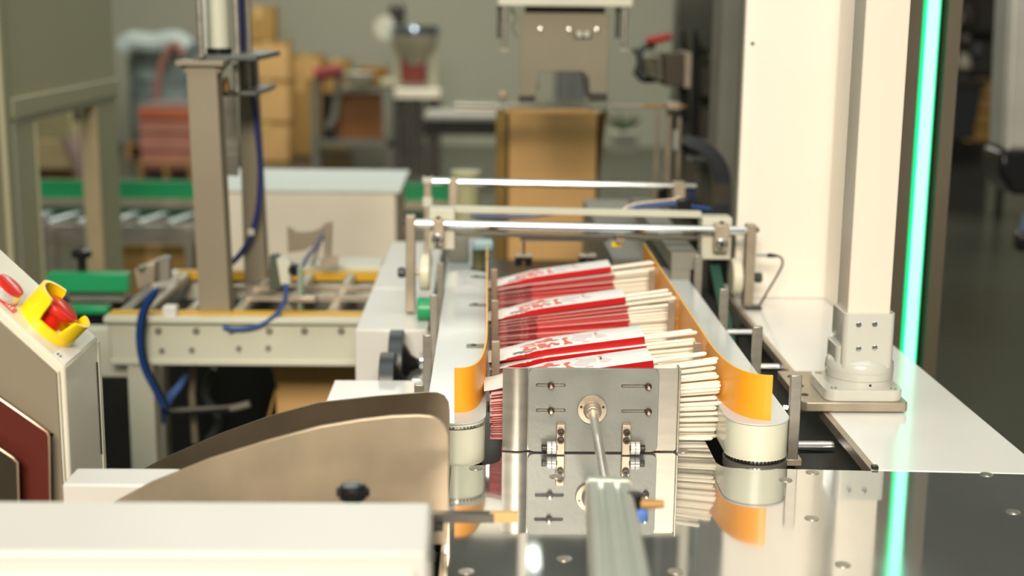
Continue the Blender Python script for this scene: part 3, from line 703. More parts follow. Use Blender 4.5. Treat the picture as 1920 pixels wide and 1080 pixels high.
obj('rear_bar', G().prism([(a.x, a.z-.0045), (b.x, b.z-.0045), (b.x, b.z+.0045), (a.x, a.z+.0045)], 'y', 1.965, 1.978), BEAM, t, bev=.0006)
a, b = at(852, 438, y=1.975), at(1314, 447, y=1.975)
obj('lower_bar', G().cyl((a.x, 1.975, a.z), (b.x, 1.975, b.z), .0036, 14), STEELW, t)
a, b = at(975, 447, y=1.99), at(1140, 449, y=1.99)
obj('slide_rail', G().box(a.x, b.x, 1.985, 2.0, a.z-.003, a.z+.004), STEEL, t, bev=.0006)
p = at(1163, 446, y=1.965); obj('rail_clamp', G().cbox((p.x, 1.965, p.z), (.014, .02, .012)), STEELW, t, bev=.001)
p = at(1156, 458, y=1.97); tag(obj('sensor_tab', G().cbox((p.x, 1.97, p.z), (.014, .006, .006)), YELLOW, bev=.0005), 'small yellow sensor tab under the lower bar of the cross frame', 'sensor')
# wheels
for (u, v, s, n_) in ((797, 510, -1, 'left'), (1379, 519, 1, 'right')):
    p = cuv(u, v); px = cuv(770 if s < 0 else 1405, v).x
    t = thing('nylon_wheel', 'ivory nylon press wheel on the %s post of the cross frame' % n_, 'wheel', (p.x, YC, p.z-.027), 'nylon press wheels')
    obj('wheel_disc', G().lathe([(.004, -.0075), (.0245, -.0070), (.0265, -.005), (.0265, .005), (.0245, .0070), (.004, .0075)], (p.x, YC, p.z), (1, 0, 0), 36), NYLON, t)
    obj('wheel_axle', G().cyl((p.x, YC, p.z), (px + s*.006, YC, p.z-.002), .0035, 14), STEELW, t)
    obj('axle_knob', G().lathe([(.0045, 0), (.0075, .001), (.0075, .009), (.006, .0105)], (px + s*.0075, YC, p.z-.001), (s, 0, 0), 20), RUBBER, t)
# uprights under the wheels
for u0, u1, v0, v1, y, lb in ((1298, 1318, 480, 550, 1.90, None),):
    pass
p = at(1310, 470, y=2.0); q = at(1250, 452, y=2.35)
tag(obj('side_rail_block', G().box(.262, .300, 1.92, 2.5, .055, .0795).box(.262, .29, 1.92, 1.935, .0, .055), GREYM, bev=.001), 'grey rail block running back from the right belt under the cross frame', 'rail')
tag(obj('green_side_belt', G().prism([(1.93, .055), (1.72, -.055), (1.715, -.050), (1.925, .062)], 'x', .318, .332), GREENB), 'dark green drive belt slanting down in the gap under the right wheel', 'belt')
tag(obj('green_roller', G().lathe([(.014, -.010), (.016, -.008), (.016, .008), (.014, .010)], (-.0855, 1.885, .004), (1, 0, 0), 24), GREEN), 'green roller below the left nylon wheel', 'roller')
# sensor and cable
t = thing('sensor_cable', 'small sensor with a curved black cable on the right post of the cross frame', 'sensor', (.40, YC-.02, 0))
pp = [cuv(*q) for q in ((1438, 479), (1455, 479), (1465, 484), (1467, 496), (1458, 515), (1440, 545), (1424, 572), (1412, 577))]
obj('sensor_tip', G().cyl(cuv(1418, 478), cuv(1440, 479), .0030, 14), CHROME, t)
obj('connector', G().tube([cuv(1438, 479), cuv(1446, 479), cuv(1458, 480)], [.0032, .0032, .0018], 12), BLACK, t)
obj('cable', G().tube(bez(pp, 6), .0016, 10), BLACK, t)
p = cuv(1408, 577); obj('cable_foot', G().box(p.x-.012, p.x+.012, YC-.02, YC, -.0008, .004), DARKM, t, bev=.0006)

# rear frame
Y2 = 2.3
t = thing('bar_stand', 'second chrome cross bar on a short post further back, in front of the tall carton', 'cross frame', (.12, Y2, 0))
a, b = at(800, 340, y=Y2), at(1305, 350, y=Y2)
obj('cross_bar', G().cyl((a.x, Y2, a.z), (b.x, Y2, b.z), .0058, 18), CHROME, t)
p, q = at(802, 331, y=Y2), at(802, 400, y=Y2)
k = obj('flat_post', G().box(p.x-.006, p.x+.006, Y2-.01, Y2+.01, -.02, p.z), STEELW, t, bev=.001)
obj('post_cap', G().box(p.x-.008, p.x+.008, Y2-.012, Y2+.01, p.z-.010, p.z), BEAM, k, bev=.001)
obj('post_collar', G().box(p.x-.008, p.x+.008, Y2-.013, Y2+.01, q.z+.012, q.z+.028), BEAM, k, bev=.001)
p, q = at(842, 334, y=Y2), at(858, 400, y=Y2)
obj('bar_clamp', G().box(p.x, q.x, Y2-.012, Y2+.01, q.z, p.z), STEELW, t, bev=.001)
p, q = at(1262, 340, y=Y2), at(1282, 385, y=Y2)
obj('bar_clamp', G().box(p.x, q.x, Y2-.012, Y2+.01, q.z, p.z), STEELW, t, bev=.001)
t = thing('blue_air_hose', 'bright blue air hose with a black clip crossing above the right clamp block', 'hose', (.3, 2.05, .12))
hp = [at(*q, y=2.06) for q in ((1178, 392), (1200, 386), (1235, 384), (1268, 383), (1300, 388), (1332, 392))]
obj('hose', G().tube(bez(hp, 6), .0038, 12), BLUE, t)
obj('hose_clip', G().box(at(1268, 383, y=2.06).x, at(1294, 383, y=2.06).x, 2.05, 2.07, hp[3].z-.010, hp[3].z+.009), BLACK, t, bev=.002)
hp = [at(*q, y=2.07) for q in ((1168, 392), (1190, 383), (1225, 378), (1262, 374), (1275, 368))]
tag(obj('grey_cable', G().tube(bez(hp, 6), .0018, 8), STEELW), 'thin grey cable arched beside the bright blue hose', 'cable')
hp = [at(*q, y=2.03) for q in ((882, 404), (915, 406), (950, 407), (1000, 404), (1040, 399))]
tag(obj('dull_blue_hose', G().tube(bez(hp, 5), .0032, 10), mat('dull_blue', (.05, .07, .22), .35)), 'dull blue hose lying behind the rear bar at its left end', 'hose')
# suction holders
for (u, n_) in ((982, 'left'), (1102, 'right')):
    p = at(u, 452, y=2.02); q = at(u, 488, y=2.02)
    t = thing('suction_holder', '%s black suction holder hanging on a thin rod in front of the tall carton' % n_, 'suction holder', (p.x, 2.02, q.z-.01), 'suction holders')
    obj('rod', G().cyl((p.x, 2.02, q.z), (p.x, 2.02, p.z+.006), .0022, 10), CHROME, t)
    for s in (-1, 1):
        obj('cup_block', G().box(p.x + s*.0075-.0052, p.x + s*.0075+.0052, 2.012, 2.03, q.z-.008, q.z+.006), BLACK, t, bev=.001)
    obj('holder_plate', G().box(p.x-.013, p.x+.013, 2.01, 2.032, q.z+.006, q.z+.009), STEELW, t, bev=.0006)
t = thing('guide_roller', 'olive roller with a pale blue cap and black foot beside the left guide end', 'roller', tuple(at(898, 506, y=2.08)))
p = at(905, 466, y=2.08); q = at(897, 503, y=2.08)
obj('roller', G().cyl((q.x, 2.08, q.z), (q.x, 2.08, p.z), .0095, 20), mat('olive', (.14, .15, .07), .4), t)
obj('roller_cap', G().box(q.x-.008, q.x+.022, 2.06, 2.1, p.z, p.z+.012), mat('pale_blue_cap', (.42, .62, .66), .4), t, bev=.003)
obj('roller_foot', G().box(q.x-.013, q.x+.01, 2.06, 2.1, q.z-.006, q.z), BLACK, t)
tag(obj('infeed_plate', G().box(-.062, -.004, 1.99, 2.45, -.02, .012), COVER, bev=.002), 'pale grey infeed plate behind the left belt cover', 'plate')
tag(obj('infeed_wall', G().box(-.060, -.030, 2.2, 2.3, .012, .055), GREYM, bev=.002), 'grey bracket standing on the pale infeed plate', 'bracket')

# ================================================================== left housing, sheet and black pulleys
hz = -.012
t = thing('belt_drive_housing', 'white housing left of the belts with the left frame post standing on it', 'housing', (-.13, 2.1, FZ))
obj('housing_body', G().box(-.177, -.079, 1.825, 2.52, FZ, hz), WHITE, t, bev=.003)
obj('raised_cover', G().prism([(-.182, -.085), (-.175, hz+.002), (-.110, hz+.002), (-.110, hz-.004), (-.17, hz-.004)], 'y', 2.1, 2.53), WHITE, t, bev=.001)
tag(obj('cover_sheet', G().prism([(-.189, 1.685), (-.072, 1.685), (-.072, 1.25), (-.189, 1.25)], 'z', -.052, -.045).box(-.186, -.076, 1.26, 1.68, FZ, -.052), WHITE2, bev=.0008), 'white cover sheet behind the curved guards below the black pulleys', 'machine cover')
for i, (u0, u1, v, y, r) in enumerate(((713, 741, 662, 1.725, .042), (731, 757, 620, 1.79, .045))):
    p = at(u0, v, y=y); q = at(u1, v, y=y)
    t = thing('belt_pulley', '%s black rubber pulley in front of the white housing' % ('nearer' if i == 0 else 'farther, taller'), 'pulley', (p.x, y, -.1), 'black pulleys')
    cz = p.z - r; c = (p.x, y, cz); w_ = q.x-p.x
    obj('rim', G().lathe([(r-.008, 0), (r-.001, 0), (r, .001), (r, w_-.001), (r-.001, w_), (r-.008, w_)], c, (1, 0, 0), 40), RUBBER, t)
    obj('hub_cone', G().lathe([(r-.009, w_-.002), (.012, w_+.010), (.007, w_+.018), (.007, w_+.024)], c, (1, 0, 0), 30), BLACK, t)
    obj('hub_bolt', G().lathe([(.0035, w_+.022), (.0035, w_+.034), (.005, w_+.034), (.005, w_+.038)], (c[0], y-.004, cz+.006), (1, 0, 0), 12), CHROME, t)
t = thing('drive_bracket', 'steel bracket with chrome bolts between the black pulleys and the left upright', 'bracket', (-.085, 1.70, -.1))
obj('bracket_plate', G().prism([(1.58, -.10), (1.82, -.10), (1.82, -.012), (1.70, -.035)], 'x', -.080, -.076), STEELW, t)
for u, v in ((786, 664), (779, 686), (777, 707), (777, 717)):
    p = at(u, v, y=1.69); obj('bracket_bolt', G().lathe([(.0030, 0), (.0030, .004)], (-.079, 1.69, p.z), (-.4, -1, 0), 12), CHROME, t)

# ================================================================== left roller table
zT = -.048; yA = 2.10; yB = 2.42
def L(u, v, y=yA): return at(u, v, y=y)
t = thing('roller_table', 'pale green steel roller table with yellow edge rails left of the line', 'conveyor table', (-.6, 2.25, FZ))
xa, xb = L(203, 600).x, -.19
zt1, zt0 = L(430, 600).z, L(430, 678).z
obj('front_beam', G().box(xa, xb, yA, yA+.03, zt0, zt1), BEAM, t, bev=.003)
obj('beam_ledge', G().box(xa-.005, xb, yA-.012, yA+.04, zt1-.004, zt1+.006), BEAM, t, bev=.002)
obj('beam_bottom_flange', G().box(xa, xb, yA-.004, yA+.03, zt0-.006, zt0+.003), BEAM, t, bev=.002)
p = L(150, 600, 2.2); q = L(205, 690, 2.2)
obj('end_beam', G().box(p.x, q.x+.05, 2.14, 2.17, q.z, p.z), BEAM, t, bev=.003)
obj('front_leg', G().box(L(238, 700).x, L(286, 700).x, yA+.002, yA+.045, FZ, zt0), BEAM, t, bev=.002)
obj('rear_leg', G().box(-.62, -.58, yB, yB+.04, FZ, zt0), BEAM, t, bev=.002)
obj('rear_leg', G().box(-.26, -.22, yB, yB+.04, FZ, zt0), BEAM, t, bev=.002)
for u in (297, 368, 434, 505, 571, 640): 
    p = L(u, 620); obj('beam_bolt', G().lathe([(.0055, 0), (.0055, .003), (.003, .005)], (p.x, yA, p.z), (0, -1, 0), 12), GREYM, t)
for u, v in ((304, 657), (360, 656), (448, 653), (503, 652)):
    p = L(u, v); obj('beam_bolt', G().lathe([(.0045, 0), (.0045, .003)], (p.x, yA, p.z), (0, -1, 0), 12), GREYM, t)
obj('front_rail', G().box(xa, xb, yA+.005, yA+.03, zt1+.004, L(430, 589).z), YRAIL, t, bev=.001)
zr = at(500, 520, y=yB).z
obj('rear_rail', G().box(at(335, 515, y=yB).x, xb, yB, yB+.02, zr-.006, zr+.010), YRAIL, t, bev=.001)
obj('rear_beam', G().box(-.60, xb, yB+.02, yB+.05, zt0, zr+.004), BEAM, t, bev=.001)
obj('rear_cable_tray', G().box(at(560, 505, y=yB+.08).x, xb, yB+.05, yB+.13, zr-.01, zr+.014), BEAM, t, bev=.001)
obj('bed_pan', G().box(xa+.01, xb, yA+.03, yB, zT-.07, zT-.05), DARKM, t)
xs = xa + .05
rmat = mat('roller_steel', (.42, .39, .32), .4, .7)
while xs < xb - .01:
    obj('bed_roller', G().cyl((xs, yA+.028, zT-.012), (xs, yB, zT-.012), .0115, 16), rmat, t); xs += .0735
obj('cross_tie', G().box(xa+.15, xb, yA+.17, yA+.185, zT-.006, zT+.004), STEELW, t)
obj('cross_tie', G().box(xa+.20, xa+.40, yA+.08, yA+.095, zT-.002, zT+.006), STEELW, t)
t = thing('label_roll_block', 'small white block standing on the front edge of the roller table', 'block', tuple(L(318, 598)))
p, q = L(305, 574), L(332, 598); obj('block', G().box(p.x, q.x, yA-.006, yA+.016, q.z, p.z), WHITE, t, bev=.002)
obj('block_foot', G().box(p.x+.006, q.x-.006, yA-.005, yA+.012, zt1+.004, q.z+.001), BEAM, t)

# posts with press
t = thing('press_stand', 'grey press stand with two posts and a pneumatic press on top, on the roller table', 'press', (-.44, 2.15, zT))
pt, pb = at(376, 122, y=2.13), at(402, 595, y=2.13)
obj('front_post', G().prism([(at(349, 122, y=2.12).x, pt.z), (at(405, 122, y=2.12).x, pt.z), (at(431, 596, y=2.12).x, zt1+.005), (at(374, 596, y=2.12).x, zt1+.005)], 'y', 2.12, 2.165), BRUSHW, t, bev=.001)
p = at(376, 118, y=2.13)
obj('post_head', G().box(at(330, 118, y=2.12).x, at(420, 118, y=2.12).x, 2.112, 2.175, p.z-.004, p.z+.004), BRUSHW, t, bev=.001)
obj('head_gusset', G().prism([(at(335, 122, y=2.12).x, p.z-.003), (at(420, 122, y=2.12).x, p.z-.003), (at(408, 135, y=2.12).x, p.z-.015), (at(346, 135, y=2.12).x, p.z-.015)], 'y', 2.125, 2.16), BRUSHW, t)
yq = 2.36; PLT = mat('dark_bluish_plate', (.10, .115, .11), .35, .3)
obj('rear_post', G().prism([(at(447, 170, y=yq).x, at(447, 100, y=yq).z), (at(478, 170, y=yq).x, at(478, 100, y=yq).z), (at(499, 520, y=yq).x, zr), (at(458, 520, y=yq).x, zr)], 'y', yq, yq+.04), BRUSHW, t, bev=.001)
zq = at(450, 105, y=2.2).z; zq2 = at(450, 166, y=2.3).z
obj('upper_plate', G().box(at(385, 105, y=2.25).x, at(500, 105, y=2.25).x, 2.15, 2.40, zq-.006, zq+.003), PLT, t, bev=.002)
obj('lower_plate', G().box(at(448, 166, y=2.3).x, at(500, 166, y=2.3).x, 2.2, 2.40, zq2-.006, zq2+.002), PLT, t, bev=.002)
for u0, u1, v1, y in ((366, 378, 108, 2.14), (434, 446, 108, 2.16), (459, 468, 104, 2.32)):
    p = at(u1, v1, y=y); obj('guide_rod', G().cyl((p.x, y, p.z), (at(u0, 0, y=y).x, y, p.z+.5), .0050, 14), STEEL, t)
for u, v0, v1, y in ((442, 120, 172, 2.2), (464, 115, 165, 2.3)):
    p, q = at(u, v0, y=y), at(u+3, v1, y=y); obj('lower_rod', G().cyl(p, q, .0050, 14), STEEL, t)
p = at(411, 90, y=2.2)
obj('press_cylinder', G().cyl((p.x, 2.2, p.z), (p.x-.006, 2.2, p.z+.5), .0165, 28), BEAM, t)
obj('cylinder_mount', G().cyl((p.x, 2.2, p.z-.018), (p.x, 2.2, p.z), .0200, 28), BLACK, t)
obj('tie_rod', G().box(p.x-.030, p.x-.022, 2.22, 2.24, p.z-.02, p.z+.5), ALU, t)
p = at(424, 160, y=2.2); obj('brass_fitting', G().lathe([(.006, 0), (.006, .01), (.004, .022)], (p.x, 2.2, p.z-.01), (0, 0, 1), 12), BRASS, t)
obj('press_shoe', G().box(p.x-.014, p.x+.016, 2.18, 2.24, p.z-.016, p.z-.009), DARKM, t)
obj('press_sheet', G().box(at(412, 180, y=2.4).x, at(443, 180, y=2.4).x, 2.40, 2.404, at(430, 330, y=2.4).z, at(430, 176, y=2.4).z), STEEL, t)
t = thing('press_hose', 'dark blue air hose running down the rear post of the press stand', 'hose', (-.36, 2.33, 0))
hp = [at(*q, y=2.33) for q in ((452, -20), (455, 60), (458, 110), (474, 180), (483, 250), (488, 320), (484, 390), (472, 440), (452, 475), (432, 495))]
obj('hose', G().tube(bez(hp, 6), .0048, 10), mat('navy_hose', (.025, .035, .16), .3), t)
p = at(471, 435, y=2.33); obj('hose_fitting', G().cbox(p, (.012, .012, .012)), BEAM, t, bev=.002)

# things on the roller table
t = thing('sensor_bracket', 'grey notched bracket assembly standing at the rear of the roller table', 'bracket', tuple(at(580, 500, y=2.40)))
def P2(uvs, y): return [(at(u, v, y=y).x, at(u, v, y=y).z) for u, v in uvs]
obj('notched_plate', G().prism(P2([(538, 426), (550, 432), (556, 436), (582, 436), (600, 430), (606, 424), (606, 450), (570, 470), (540, 474)], 2.41), 'y', 2.41, 2.425), BRUSHW, t)
obj('upright_clip', G().prism(P2([(607, 420), (622, 417), (620, 485), (607, 490)], 2.40), 'y', 2.40, 2.415), BRUSHW, t)
obj('leg_strut', G().prism(P2([(600, 445), (606, 445), (590, 500), (580, 500)], 2.39), 'y', 2.39, 2.396), STEEL, t)
obj('clip_foot', G().prism(P2([(600, 485), (634, 480), (632, 500), (600, 502)], 2.39), 'y', 2.385, 2.40), STEELW, t)
hp = [at(*q, y=2.385) for q in ((604, 440), (592, 462), (578, 480), (568, 500))]
tag(obj('short_blue_tube', G().tube(bez(hp, 5), .0040, 10), mat('greyblue_tube', (.16, .17, .28), .3)), 'short grey-blue tube beside the notched bracket', 'tube')
t = thing('photo_sensor', 'dark green and grey sensor assembly on a green-striped rod on the roller table', 'sensor', tuple(at(560, 588, y=2.16)))
obj('sensor_arm', G().prism(P2([(505, 480), (520, 478), (536, 500), (536, 540), (505, 545)], 2.22), 'y', 2.22, 2.24), mat('dark_green_grey', (.07, .09, .06), .5), t, bev=.001)
obj('sensor_head', G().prism(P2([(520, 484), (535, 482), (546, 490), (546, 530), (528, 532)], 2.2), 'y', 2.19, 2.215), BEAM, t, bev=.001)
p = at(552, 506, y=2.18); obj('sensor_knob', G().lathe([(.010, 0), (.010, .014), (.006, .02)], (p.x, 2.19, p.z), (0, -1, 0), 18), BLACK, t)
p, q = at(562, 500, y=2.165), at(562, 590, y=2.165); obj('sensor_rod', G().cyl(q, p, .0040, 12), ALU, t)
p, q = at(567, 500, y=2.165), at(567, 590, y=2.165); obj('green_wire', G().cyl(q, p, .0012, 8), GREEN, t)
p = at(564, 560, y=2.165); obj('rod_clamp', G().cbox(p, (.05, .02, .010)), STEELW, t, bev=.002)
hp = [at(*q, y=2.09) for q in ((536, 532), (535, 560), (522, 585), (500, 603), (472, 614), (440, 617), (418, 613))]
tag(obj('looped_blue_hose', G().tube(bez(hp, 6), .0036, 10), mat('steel_blue_hose', (.05, .11, .30), .3)), 'blue hose looping from the sensor assembly over the front beam', 'hose')
# left end guides
t = thing('end_guide', 'slanted steel guide rails with blue hoses at the left end of the roller table', 'guide', tuple(at(290, 590, y=2.2)))
obj('guide_rail', G().add([at(255, 590, y=2.15), at(275, 592, y=2.15), at(338, 520, y=2.35), at(322, 515, y=2.35), at(255, 596, y=2.15), at(275, 598, y=2.15), at(338, 528, y=2.35), at(322, 523, y=2.35)],
    [(0, 1, 2, 3), (7, 6, 5, 4), (0, 4, 5, 1), (1, 5, 6, 2), (2, 6, 7, 3), (3, 7, 4, 0)]), STEELW, t)
obj('guide_rail', G().add([at(215, 588, y=2.15), at(236, 590, y=2.15), at(290, 540, y=2.33), at(276, 536, y=2.33), at(215, 594, y=2.15), at(236, 596, y=2.15), at(290, 547, y=2.33), at(276, 543, y=2.33)],
    [(0, 1, 2, 3), (7, 6, 5, 4), (0, 4, 5, 1), (1, 5, 6, 2), (2, 6, 7, 3), (3, 7, 4, 0)]), GREYM, t)
obj('guide_block', G().prism(P2([(250, 505), (290, 492), (290, 530), (258, 545)], 2.25), 'y', 2.25, 2.29), STEELW, t, bev=.002)
obj('guide_plate', G().prism(P2([(286, 490), (310, 482), (318, 484), (318, 525), (290, 530)], 2.28), 'y', 2.28, 2.30), GREYM, t, bev=.001)
obj('guide_bar', G().cyl(at(262, 505, y=2.24), at(312, 482, y=2.3), .004, 12), STEEL, t)
for k, (du, nm) in enumerate(((0, BLUE), (6, BLUE), (11, BLACK))):
    hp = [at(q[0]+du, q[1], y=2.07) for q in ((300-du*1.5, 541), (282, 552), (266, 580), (259, 610), (259, 650), (268, 690), (288, 730), (306, 765))]
    tag(obj('air_hose', G().tube(bez(hp, 6), (.0029 if k < 2 else .0024), 10), nm), ['outer blue air hose hanging at the left end of the roller table', 'inner blue air hose hanging at the left end of the roller table', 'black cable hanging beside the blue air hoses'][k], 'hose' if k < 2 else 'cable')
# below the table
t = thing('open_carton', 'open brown carton under the roller table', 'carton', (-.5, 2.5, FZ))
c0, c1 = at(470, 780, y=2.3), at(668, 780, y=2.3)
obj('carton_body', G().box(c0.x+.045, -.19, 2.3, 2.62, FZ, at(560, 722, y=2.3).z), CARD, t)
zf = at(560, 722, y=2.3).z
obj('carton_flap', G().add([(c0.x+.045, 2.3, zf), (c1.x+.06, 2.3, zf), (c1.x+.05, 2.35, zf+.075), (c0.x+.015, 2.35, zf+.075), (c0.x+.045, 2.304, zf), (c1.x+.06, 2.304, zf), (c1.x+.05, 2.354, zf+.075), (c0.x+.015, 2.354, zf+.075)],
    [(0, 1, 2, 3), (7, 6, 5, 4), (0, 4, 5, 1), (1, 5, 6, 2), (2, 6, 7, 3), (3, 7, 4, 0)]), CARD, t)
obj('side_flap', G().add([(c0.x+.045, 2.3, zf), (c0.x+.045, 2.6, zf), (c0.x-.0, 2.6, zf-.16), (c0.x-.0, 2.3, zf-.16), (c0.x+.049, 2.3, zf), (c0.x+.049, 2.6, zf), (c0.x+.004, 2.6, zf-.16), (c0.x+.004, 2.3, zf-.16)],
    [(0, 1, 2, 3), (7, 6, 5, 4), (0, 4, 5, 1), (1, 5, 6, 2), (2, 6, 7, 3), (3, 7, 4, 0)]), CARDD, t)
tag(obj('under_table_dark', G().box(-.93, -.20, 2.72, 2.75, FZ, -.16).box(-.93, -.20, 2.70, 2.72, FZ, FZ+.06), BLACK), 'black sheet added for the darkness under the roller table', 'dark sheet')  # black sheet stands for the shade in the space below the table
t = thing('cable_tangle', 'cables and a pale blue hose bundle in the dark space under the roller table', 'cables', (-.5, 2.2, -.4))
hp = [at(*q, y=2.2) for q in ((350, 700), (335, 725), (315, 750), (300, 790))]; obj('blue_bundle', G().tube(bez(hp, 5), [.004+.0004*i for i in range(16)], 10), BLUEL, t)
hp = [at(*q, y=2.2) for q in ((318, 772), (350, 770), (390, 768), (430, 766), (468, 757))]; obj('grey_pipe', G().tube(bez(hp, 5), .006, 10), GREYM, t)
hp = [at(*q, y=2.25) for q in ((362, 690), (360, 740), (366, 830))]; obj('strut', G().tube(hp, .006, 10), BRUSHW, t)
hp = [at(*q, y=2.3) for q in ((400, 690), (385, 740), (410, 790), (372, 850))]; obj('black_cable', G().tube(bez(hp, 5), .007, 10), RUBBER, t)
hp = [at(*q, y=2.18) for q in ((306, 762), (320, 775), (380, 772), (430, 768))]; obj('black_cable', G().tube(bez(hp, 5), .0035, 10), BLACK, t)

# white machine cabinet behind the roller table
yW = 3.25
t = thing('long_white_cabinet', 'long pale cabinet with a bluish white lid behind the roller table', 'cabinet', (-.6, 3.4, FZ))
a, b = at(385, 358, y=yW), at(752, 356, y=yW)
obj('cabinet_body', G().box(a.x, b.x-.012, yW, 3.62, FZ, a.z), BOXW, t, bev=.008)
obj('cabinet_lid', G().box(a.x, b.x, yW-.006, 3.63, a.z-.002, a.z+.010), COVER2, t, bev=.003)
t = thing('yellow_drum', 'pale yellow drum standing behind the rear cross bar', 'drum', tuple(at(875, 385, y=3.0)))
p, q = at(874, 320, y=3.0), at(874, 392, y=3.0)
obj('drum_body', G().cyl((p.x, 3.0, q.z-.25), (p.x, 3.0, p.z-.01), .030, 24), mat('pale_yellow', (.42, .42, .24), .5), t)
obj('drum_lid', G().cyl((p.x, 3.0, p.z-.01), (p.x, 3.0, p.z), .033, 24), mat('pale_yellow_lid', (.52, .52, .32), .5), t)

# ================================================================== cream cabinet with window at the far left
XC = -1.0
def C(u, v): return at(u, v, x=XC)
t = thing('cream_machine_wall', 'large cream machine enclosure at the left with a tall window opening', 'machine enclosure', (XC, 3.2, FZ))
ya, yb, zo = C(68, 300).y, C(184, 300).y, C(120, 212).z
yn, yfar = 2.2, C(222, 300).y
obj('enclosure_side', G().prism([(yn, FZ), (yfar, FZ), (yfar, 2.2), (yn, 2.2)], 'x', XC-.035, XC, holes=[[(ya, -.5), (yb, -.5), (yb, zo), (ya, zo)]]), CREAM, t)
obj('enclosure_end', G().box(XC-.09, XC-.035, yfar-.03, yfar, FZ, 2.2), CREAM, t)
z1, z2 = C(120, 166).z, C(120, 203).z
obj('header_rail', G().box(XC-.001, XC+.008, C(24, 300).y, yfar, z2+.004, z1+.0), CREAM, t, bev=.002)
obj('header_rail', G().box(XC-.001, XC+.004, C(30, 300).y, yfar, z2-.004, z2+.003), BEAM, t, bev=.001)
obj('corner_trim', G().box(XC-.001, XC+.010, C(4, 300).y, C(14, 300).y, FZ, 2.2), CREAM, t, bev=.002)
obj('window_jamb', G().box(XC-.04, XC+.004, ya-.0, ya+.004, -.5, zo), CREAM, t)
obj('jamb_trim', G().box(XC-.034, XC+.004, yb-.006, yb-.0005, -.5, zo), mat('tan_trim', (.46, .38, .22), .5), t)
obj('seam_strip', G().box(XC-.001, XC+.003, C(27, 300).y, C(30, 300).y, FZ, z2), BEAM, t)
p = C(26, 221); obj('panel_bolt', G().lathe([(.010, 0), (.010, .006)], (XC, p.y, p.z), (1, 0, 0), 14), BEAM, t)
# green plate in front of it
t = thing('green_guard_plate', 'green plastic plate and roller of a small conveyor left of the roller table', 'conveyor', tuple(at(165, 590, y=2.45)))
yG = 2.45
obj('green_plate', G().box(at(88, 530, y=yG).x, at(240, 530, y=yG).x, yG, yG+.03, at(160, 548, y=yG).z, at(160, 513, y=yG).z), GREEN, t, bev=.002)
obj('plate_bed', G().box(at(120, 560, y=yG).x, at(225, 560, y=yG).x, yG+.03, yG+.05, at(160, 572, y=yG).z, at(160, 549, y=yG).z), STEEL, t)
obj('green_roller', G().box(at(118, 580, y=yG).x, at(206, 580, y=yG).x, yG-.01, yG+.02, at(160, 588, y=yG).z, at(160, 572, y=yG).z), GREEN, t, bev=.004)
p = at(145, 498, y=yG)
obj('black_knob', G().lathe([(.008, 0), (.008, .022), (.018, .026), (.018, .036), (.012, .04)], (p.x, yG+.03, at(145, 513, y=yG).z), (0, 0, 1), 18), BLACK, t)

# green roller conveyor far left
yV = 4.6
t = thing('green_roller_conveyor', 'long green and silver roller conveyor behind the cream enclosure', 'conveyor', (-1.1, yV+.2, FZ))
x0, x1 = -2.1, at(842, 380, y=yV).x
def zv(v, y=yV): return at(300, v, y=y).z
obj('side_guard', G().box(x0, x1, yV+.32, yV+.34, zv(373, yV+.32), zv(340, yV+.32)), GREEN, t)
obj('guard_rail', G().box(x0, x1, yV+.30, yV+.33, zv(388, yV+.3), zv(374, yV+.3)), STEELW, t)
obj('belt_strip', G().box(x0, x1, yV+.22, yV+.32, zv(410, yV+.2)-.0, zv(389, yV+.3)), GREENB, t)
obj('front_rail', G().box(x0, x1, yV-.02, yV, zv(456), zv(428)), STEEL, t, bev=.003)
obj('front_lip', G().box(x0, x1, yV-.02, yV+.012, zv(428), zv(421)), STEEL, t)
mat_rs = mat('zinc_roller', (.42, .48, .48), .35, .5)
xs = x0 + .03; zr_ = zv(410, yV+.05)
while xs < at(380, 400, y=yV).x:
    obj('conveyor_roller', G().cyl((xs, yV-.0, zv(421)), (xs+.05, yV+.21, zv(421)), .014, 12), mat_rs, t); xs += .100
for u in (355, 100):
    p = at(u, 480, y=yV-.03); obj('conveyor_leg', G().box(p.x-.012, p.x+.012, yV-.04, yV-.02, FZ, zv(425)), STEEL, t)
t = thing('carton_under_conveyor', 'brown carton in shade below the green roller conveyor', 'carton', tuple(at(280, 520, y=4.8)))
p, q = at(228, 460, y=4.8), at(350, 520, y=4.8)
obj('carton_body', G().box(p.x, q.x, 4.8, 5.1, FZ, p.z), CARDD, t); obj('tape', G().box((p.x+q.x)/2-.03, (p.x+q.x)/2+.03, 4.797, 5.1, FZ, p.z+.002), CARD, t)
# ================================================================== gantry and tall carton
yGa = 2.65
def A(u, v, y=yGa): return at(u, v, y=y)
t = thing('gantry_gripper', 'steel gripper plate with a notch hanging from a pale bar above the line', 'gripper', tuple(A(1055, 190)))
uv = [(976, 24), (1142, 26), (1139, 176), (1106, 175), (1102, 160), (1100, 142), (1094, 136), (1088, 134), (1012, 134), (1010, 140), (1005, 180), (975, 180)]
obj('gripper_plate', G().prism([(A(u, v).x, A(u, v).z) for u, v in uv], 'y', yGa, yGa+.006), GRIPM, t, bev=.001)
for u0, u1, v0, v1 in ((973, 1004, 180, 192), (1107, 1139, 175, 190)):
    obj('gripper_foot', G().box(A(u0, v0).x, A(u1, v0).x, yGa, yGa+.05, A(u0, v1).z, A(u0, v0).z), DARKM, t)
obj('notch_edge', G().prism([(A(u, v).x, A(u, v).z) for u, v in [(1086, 134), (1096, 136), (1104, 146), (1106, 172), (1112, 182), (1100, 182), (1096, 168), (1094, 146)]], 'y', yGa-.002, yGa+.05), DARKM, t)
